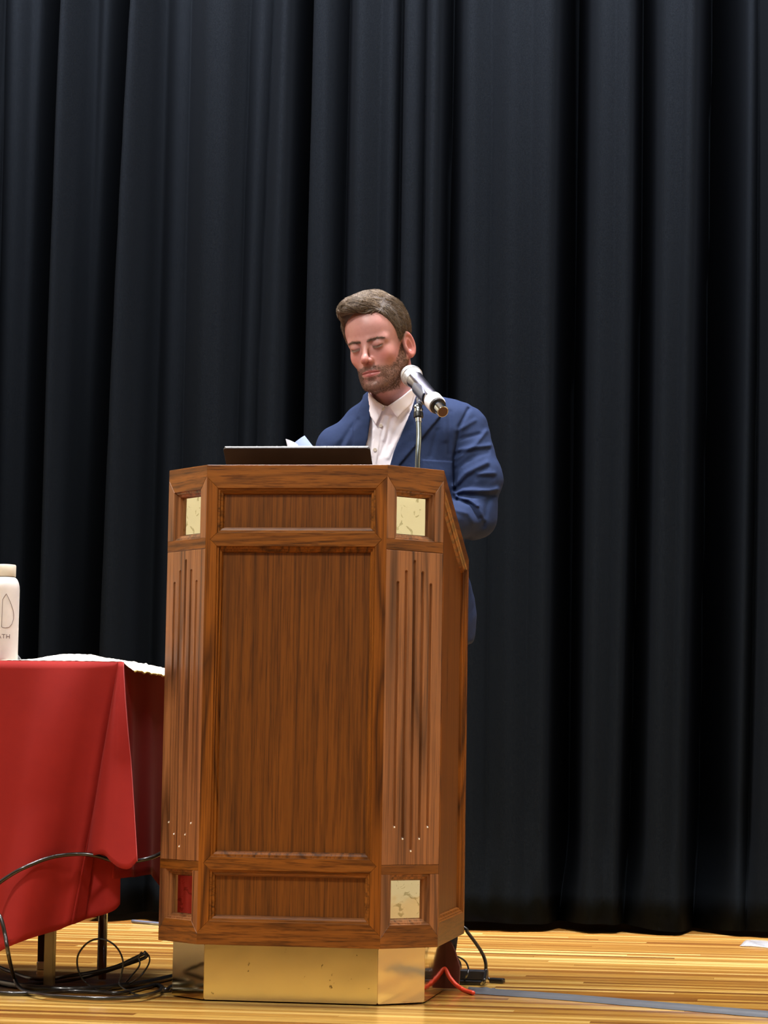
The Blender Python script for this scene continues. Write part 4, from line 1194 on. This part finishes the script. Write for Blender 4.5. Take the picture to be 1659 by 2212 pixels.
# ---- the shirt
def shirt_solid(P):
    d = torso(P, .002)
    n = cap(P, NECK0+np.array((0, .0, -.05)), NECK0+np.array((-.022, -.045, .085)), .064, .0625)
    return smin(d, n, .02)
WING_L = [(788, 836), (797, 843), (815, 866), (831, 876), (812, 918), (800, 899)]
WING_R = [(838, 877), (866, 857), (893, 835), (900, 838), (889, 873), (858, 903)]
SF = [([(893,885),(865,935),(838,988)], 5, .005), ([(878,890),(852,935),(845,960)], 5, -.004), ([(846,900),(836,945),(822,985)], 4, -.0035), ([(872,940),(858,978)], 5, .003), ([(806,930),(800,985)], 4, .003), ([(838,905),(828,950)], 4, .003)]
PLK = [(815, 893), (829, 893), (812, 1010), (797, 1010)]
def shirt_f(P):
    P = P.astype(f32); px, py = to_px(P)
    s = shirt_solid(P)+.0016*np.sin(P[..., 0]*70+P[..., 2]*45)*np.sin(P[..., 2]*40-P[..., 0]*25) - np.where(P[..., 1] < .80, px_ridges(px, py, SF), 0)
    front = P[..., 1] < .80
    d = s
    pk = smax(s-.0022, inpoly(px, py, PLK)*.00117, .0015); d = np.minimum(d, np.where(front, pk, 1))
    for poly, up in ((WING_L, .0085), (WING_R, .0085)):
        w = smax(np.abs(s-up)-.0028, inpoly(px, py, poly)*.00117, .002); d = np.minimum(d, np.where(front, w, 1))
    # collar band round the neck
    curve = np.interp(px, [780, 797, 803, 815, 828, 837, 850, 870, 893, 915], [838, 843, 856, 867, 875, 877, 869, 855, 836, 820])
    back = P[..., 2]-(1.520+.10*(P[..., 1]-.765)+.10*(P[..., 0]-.228))
    d = smax(d, np.where(P[..., 1] < .775, (curve-py)*.00117, back), .002)
    d = np.where(front & (inpoly(px, py, V_OPEN) > 2), np.maximum(d, torso(P, .010)), d)
    # neck opening
    d = smax(d, -cap(P, NECK0+np.array((0, 0, -.02)), NECK0+np.array((-.03, -.05, .15)), .0595, .0615), .003)
    d = smax(d, -(P[..., 2]-.86), .004)
    return d
sv, sq = surfnets(shirt_f, (.02, .60, .85), (.45, 1.02, 1.56), .0030, 1)
# ---- trousers and shoes
FL_, FR_ = np.array([.345, .90, .0]), np.array([.155, .93, .0])
def trousers_f(P):
    P = P.astype(f32)
    d = ell(P, (.246, .895, .93), (.158, .112, .125))
    for f, s in ((FL_, 1), (FR_, -1)):
        hip = PEL+np.array((.082*s, 0, -.05)); kn = np.array([(hip[0]+f[0])/2+.005*s, f[1]-.02, .50]); an = f+np.array((0, .01, .075))
        l = smin(cap(P, hip+np.array((0, 0, .03)), kn, .088, .064), cap(P, kn, an, .064, .056), .03); d = smin(d, l, .03)
    d = d+.0025*np.sin(P[..., 2]*60+P[..., 0]*20)*np.sin(P[..., 2]*23+P[..., 1]*30)
    d = smax(d, .030-P[..., 2], .006)
    for f in (FL_, FR_): d = smax(d, -cap(P, f+np.array((0, .01, -.05)), f+np.array((0, .01, .075)), .047), .003)
    return d
tv, tq = surfnets(trousers_f, (.03, .70, .02), (.46, 1.05, 1.06), .007, 1)
def shoe_f(P):
    P = P.astype(f32)
    d = ell(P, (0, -.075, .030), (.047, .11, .040)); d = smin(d, ell(P, (0, .055, .045), (.037, .055, .050)), .03)
    d = smin(d, cap(P, (0, .05, .06), (0, .05, .085), .038), .03)
    d = smin(d, smax(ell(P, (0, -.035, .01), (.050, .155, .05)), np.abs(P[..., 2]-.009)-.008, .004), .004)
    return smax(smax(d, -P[..., 2]+.001, .002), P[..., 2]-.095, .004)
ov, oq = surfnets(shoe_f, (-.07, -.21, -.01), (.07, .14, .11), .0055, 1)
# ---- hands, and the body under the clothes
def hand_pts(W_, E_, palm, curl, spread, thumb_side, bend=(.35, .55, .45)):
    """capsule chains of palm, fingers and thumb; palm: direction the palm faces"""
    f = (W_-E_)/np.linalg.norm(W_-E_)
    f = f*1.0; n = np.array(palm, float); n -= f*(n@f); n /= np.linalg.norm(n); s = np.cross(f, n)*thumb_side
    out = []
    K = W_+f*.018
    for k, (off, L, r) in enumerate(((.030, (.042, .026, .020), .0088), (.010, (.047, .030, .021), .0090), (-.010, (.043, .028, .021), .0086), (-.029, (.034, .021, .018), .0076))):
        base = K+f*(.075-.004*abs(k-1))+s*off
        pts = [base]; a = spread*(1.5-k)*.5; dirv = f*math.cos(a)+s*math.sin(a); ang = curl*(1+.08*k)
        cur = 0
        for Lk, b in zip(L, bend):
            cur += b*ang; v = dirv*math.cos(cur)+n*math.sin(cur); pts.append(pts[-1]+v*Lk)
        out.append((pts, [r, r*.96, r*.9, r*.78]))
        out.append(([K+s*off*.55, base], [.0125, .0105]))
    b = K+f*.022+s*.028; t1 = b+(f*.55+s*.62+n*.40)*.040; t2 = t1+(f*.86+s*.18+n*.42)*.030; t3 = t2+(f*.92-s*.05+n*.35)*.022
    out.append(([b-s*.010, b, t1, t2, t3], [.013, .013, .0105, .0096, .0080]))
    return out
HANDS = [hand_pts(WL, EL, (-.1, -.1, -1), .55, .25, -1), hand_pts(WR, ERt, (-.75, -.2, .5), 1.0, .10, 1)]
def hand_f(P, H_, E_, W_):
    P = P.astype(f32); d = cap(P, W_-(W_-E_)*.45, W_, .037, .027)
    for pts, rs in H_:
        d = smin(d, chain(P, pts, rs, .004), .0045)
    return d
hands = []
for H_, E_, W_ in ((HANDS[0], EL, WL), (HANDS[1], ERt, WR)):
    allp = np.array([p for pts, _ in H_ for p in pts]+[W_-(W_-E_)*.3]); lo, hi = allp.min(0)-.05, allp.max(0)+.05
    hands.append(surfnets(lambda P: hand_f(P, H_, E_, W_), lo, hi, .0024, 1))
def body_f(P):
    P = P.astype(f32); d = torso(P, -.022)
    d = smin(d, smin(cap(P, SL, EL, .045, .040), cap(P, EL, WL, .040, .026), .02), .03)
    d = smin(d, smin(cap(P, SRt, ERt, .045, .040), cap(P, ERt, WR, .040, .026), .02), .03)
    d = smin(d, ell(P, (.246, .895, .965), (.12, .075, .08)), .03)
    d = smin(d, cap(P, NECK0+np.array((0, 0, -.06)), NECK0+np.array((0, -.005, .0)), .056, .054), .03)
    for f, s in ((FL_, 1), (FR_, -1)):
        hip = PEL+np.array((.082*s, 0, -.05)); kn = np.array([(hip[0]+f[0])/2+.005*s, f[1]-.02, .50]); an = f+np.array((0, .02, .075))
        d = smin(d, smin(cap(P, hip+np.array((0, 0, -.03)), kn, .058, .046), cap(P, kn, an, .046, .036), .03), .03)
    return smax(d, .05-P[..., 2], .01)
bv, bq = surfnets(body_f, (-.10, .36, .03), (.54, 1.02, 1.46), .010, 1)

ORG = np.array([.24, .90, 0.0])                         # the speaker's root on the floor
root_p = stage(*ORG)
def fin(V): return to_stage(V)-np.array(root_p)
parts = [(h2c(hv), hq, head_colour(hv))]
for V, Q in [(bv, bq)]+hands: parts.append((V, Q, np.tile(SK*np.array((1.0, .95, .93)), (len(V), 1))))
Vs, Qs, Cs, b0 = [], [], [], 0
for V, Q, c in parts: Vs.append(fin(V)); Qs.append(Q+b0); Cs.append(c); b0 += len(V)
person = npobj('person', np.concatenate(Vs), np.concatenate(Qs), M_SKIN)
person.location = root_p
ca = person.data.color_attributes.new('tone', 'FLOAT_COLOR', 'POINT')
ca.data.foreach_set('color', np.concatenate([np.concatenate(Cs), np.ones((b0, 1))], 1).astype(f32).ravel())
tag(person, 'bearded man in navy blazer and open white shirt standing behind the lectern, looking down', 'person')
def weave(name, c1, c2, rough, sc, b, sheen=0.0):
    t = NT(name); v = t.coords()
    t.l(t.mix(c1, c2, t.noise(v, sc, 3, .6)), t.b.inputs['Base Color'])
    t.set(Roughness=rough, Specular_IOR_Level=.12, Sheen_Weight=sheen, Sheen_Roughness=.4)
    t.bump(t.noise(v, 38, 3, .5, .3), b, .004); return t.m
M_NAVY = weave('navy_cotton', srgb(40, 53, 84), srgb(32, 43, 71), .85, 60, .35)
M_SHIRT = weave('white_cotton', srgb(250, 247, 254), srgb(240, 236, 246), .75, 30, .25)
M_TROUS = weave('dark_trousers', srgb(30, 30, 36), srgb(24, 24, 28), .8, 60, .3)
M_SHOE = plain('shoe_leather', srgb(28, 20, 16), .35)
npobj('jacket', fin(jv), jq, M_NAVY, person)
shirt = npobj('shirt', fin(sv), sq, M_SHIRT, person)
npobj('trousers', fin(tv), tq, M_TROUS, person)
for f, a in ((FL_, .20), (FR_, -.22)):
    c, s = math.cos(a), math.sin(a); V = np.stack([ov[:, 0]*c-ov[:, 1]*s, ov[:, 0]*s+ov[:, 1]*c, ov[:, 2]], 1)+f
    npobj('shoe', fin(V), oq, M_SHOE, person)
M_BUTTON = plain('shirt_button', srgb(214, 204, 190), .35)
for px, py in ((829, 885), (822, 927), (812, 968)):
    p = pc(px, py, .67)[None].astype(f32)
    for _ in range(12): p = project(shirt_f, p, .02, .0008)
    # keep it on the sight line through the placket
    g = grad(shirt_f, p)[0]; g = g/np.linalg.norm(g)
    gs = Vector(to_stage(g)); Mb = Matrix.Translation(Vector(fin(p)[0])) @ gs.to_track_quat('Z', 'Y').to_matrix().to_4x4()
    lathe('button', [(.0010, 0), (.0048, 0), (.0050, .0010), (.0042, .0018), (.0030, .0012), (.0005, .0012)], M_BUTTON, shirt, 16, Mb)

# ---- hair, beard, brows and lashes as strands
def strand_mesh(paths, radii):
    """paths (n, k, 3) in the stage frame, three-sided tapering strands"""
    n, k, _ = paths.shape
    t = np.gradient(paths, axis=1); t /= np.linalg.norm(t, axis=2, keepdims=True)+1e-9
    up = np.array([.31, .52, .80]); u = np.cross(t, up); u /= np.linalg.norm(u, axis=2, keepdims=True)+1e-9
    w = np.cross(t, u)
    V = np.stack([paths+radii[None, :, None]*(u*math.cos(a)+w*math.sin(a)) for a in (0, 2.094, 4.189)], 2).reshape(-1, 3)
    b = (np.arange(n)*k*3)[:, None, None]; i = (np.arange(k-1)*3)[None, :, None]; s = np.arange(3)[None, None, :]
    s2 = (s+1) % 3
    Q = np.stack([b+i+s, b+i+s2, b+i+3+s2, b+i+3+s], -1).reshape(-1, 4)
    return V, Q
def grow(fn, seeds, dirs_fn, K, step, lift, rs, jit):
    p = seeds.astype(f32); out = [p.copy()]; n = len(p)
    j = rs.normal(0, jit, (n, 3)).astype(f32); lift_v = (lift*rs.uniform(.5, 1.3, n))
    for k in range(1, K):
        d = dirs_fn(p)+j; g = grad(fn, p, 1e-3); g /= np.linalg.norm(g, axis=1, keepdims=True)+1e-9
        d -= g*(d*g).sum(1, keepdims=True)*.8; d /= np.linalg.norm(d, axis=1, keepdims=True)+1e-9
        p = p+d*step*rs.uniform(.85, 1.15, (n, 1)).astype(f32)
        e = fn(p)-lift_v*(k/(K-1)); p = (p-g*e[:, None]*.8).astype(f32); out.append(p.copy())
    return np.stack(out, 1)
rs_ = np.random.RandomState(11)
def hair_mat(name, c1, c2, rough=.42):
    t = NT(name); v = t.coords()
    t.l(t.mix(c1, c2, t.ramp(t.noise(v, 210, 3, .7), [(.35, (0, 0, 0)), (.65, (1, 1, 1))])), t.b.inputs['Base Color'])
    t.set(Roughness=rough, Specular_IOR_Level=.5); return t.m
M_HAIR = hair_mat('brown_hair', srgb(72, 56, 42), srgb(130, 112, 90))
M_HAIRB = hair_mat('brown_hair_base', srgb(50, 38, 28), srgb(68, 54, 41), .6)
M_BEARD = hair_mat('brown_beard', srgb(84, 62, 50), srgb(128, 100, 82))
capo = npobj('hair', fin(h2c(cv_)), cq_, M_HAIRB, person)
PART_X = .040
def comb(p):
    x, y, z = p[:, 0], p[:, 1], p[:, 2]
    top = sstep(.070, .088, z)[:, None]*sstep(.056, .040, x)[:, None]
    a = np.stack([-.75+0*x-.4*(y < -.05), -.85+1.1*sstep(-.02, .06, y), .15+.5*(y < -.05)-.9*(x < -.04)], 1)
    b = np.stack([.0*x, .55+0*x, -.85+0*x], 1)
    fwd = sstep(-.01, -.05, y)[:, None]
    b = b*(1-fwd)+np.stack([0*x, .15+0*x, -1+0*x], 1)*fwd
    w = np.stack([np.sin(x*210+y*150), np.sin(y*230-x*120+1), np.sin(x*160+z*210+2)], 1)*.32
    return (a*top+b*(1-top)+w).astype(f32)
sel = rs_.choice(len(cv_), 8000); sd = cv_[sel]
ok = hairline_f(sd) > .002
sd = sd[ok]
top = (sd[:, 2] > .078) & (sd[:, 0] < .052)
pt_ = grow(cap_f, sd[top], comb, 8, .0056, .0050, rs_, .16)
ps_ = grow(cap_f, sd[~top], comb, 6, .0026, .0030, rs_, .30)
for nm, pp, r in (('hair_strands', pt_, .00050), ('side_hair_strands', ps_, .00045)):
    k = pp.shape[1]; P2 = fin(h2c(pp.reshape(-1, 3))).reshape(pp.shape)
    V, Q = strand_mesh(P2, r*np.linspace(1.1, .25, k)); o = npobj(nm, V, Q, M_HAIR, capo); tag(o, kind='stuff')
bm_ = beard_mask(hv); w_ = bm_*(hv[:, 2] > -.14)
cand = np.where(w_ > .15)[0]; pick = rs_.choice(cand, 7000, p=w_[cand]/w_[cand].sum())
def bdir(p): return np.stack([np.sign(p[:, 0])*.15*(p[:, 1] < -.07)+.0, .25+0*p[:, 0], -1+0*p[:, 0]], 1).astype(f32)
bp_ = grow(head_f, hv[pick]+rs_.normal(0, .0006, (len(pick), 3)), bdir, 4, .0011, .0020, rs_, .5)
P2 = fin(h2c(bp_.reshape(-1, 3))).reshape(bp_.shape)
V, Q = strand_mesh(P2, .00027*np.linspace(1.1, .4, 4)); tag(npobj('beard', V, Q, M_BEARD, person), kind='stuff')
# brows
for s in (-1, 1):
    n = 240; u = rs_.uniform(0, 1, n); x = .0075+u*.040; z = .0090+.0030*np.sin(u*2.6)-.0045*np.maximum(u-.62, 0)+rs_.normal(0, .0014, n)*(1-.6*u)
    p = np.stack([s*x, np.full(n, -.095), z], 1).astype(f32)
    for _ in range(14):
        e = head_f(p); p[:, 1] += np.clip(e, -.01, .01)
    b_ = grow(head_f, p, lambda q: np.stack([np.full(len(q), s*1.0), .2+0*q[:, 0], .35+0*q[:, 0]], 1).astype(f32), 4, .0022, .0016, rs_, .22)
    P2 = fin(h2c(b_.reshape(-1, 3))).reshape(b_.shape)
    V, Q = strand_mesh(P2, .00034*np.linspace(1, .4, 4)); tag(npobj('eyebrow', V, Q, M_BEARD, person), kind='stuff')
    n = 46; u = np.linspace(0, 1, n); x = .0178+u*.025; z = np.interp(x, [.0158, .0228, .0300, .0368, .0438], [-.0042, -.0066, -.0078, -.0070, -.0046])
    p = np.stack([s*x, np.full(n, -.100), z], 1).astype(f32)
    for _ in range(14): p[:, 1] += np.clip(head_f(p), -.01, .01)
    e_ = np.stack([p+np.array([s*.15*(k/3)*.004, -.0016*k, -.0006*k-.0003*k*k], f32) for k in range(4)], 1)
    P2 = fin(h2c(e_.reshape(-1, 3))).reshape(e_.shape)
    V, Q = strand_mesh(P2, .00034*np.linspace(1, .5, 4)); tag(npobj('eyelashes', V, Q, M_BEARD, person), kind='stuff')
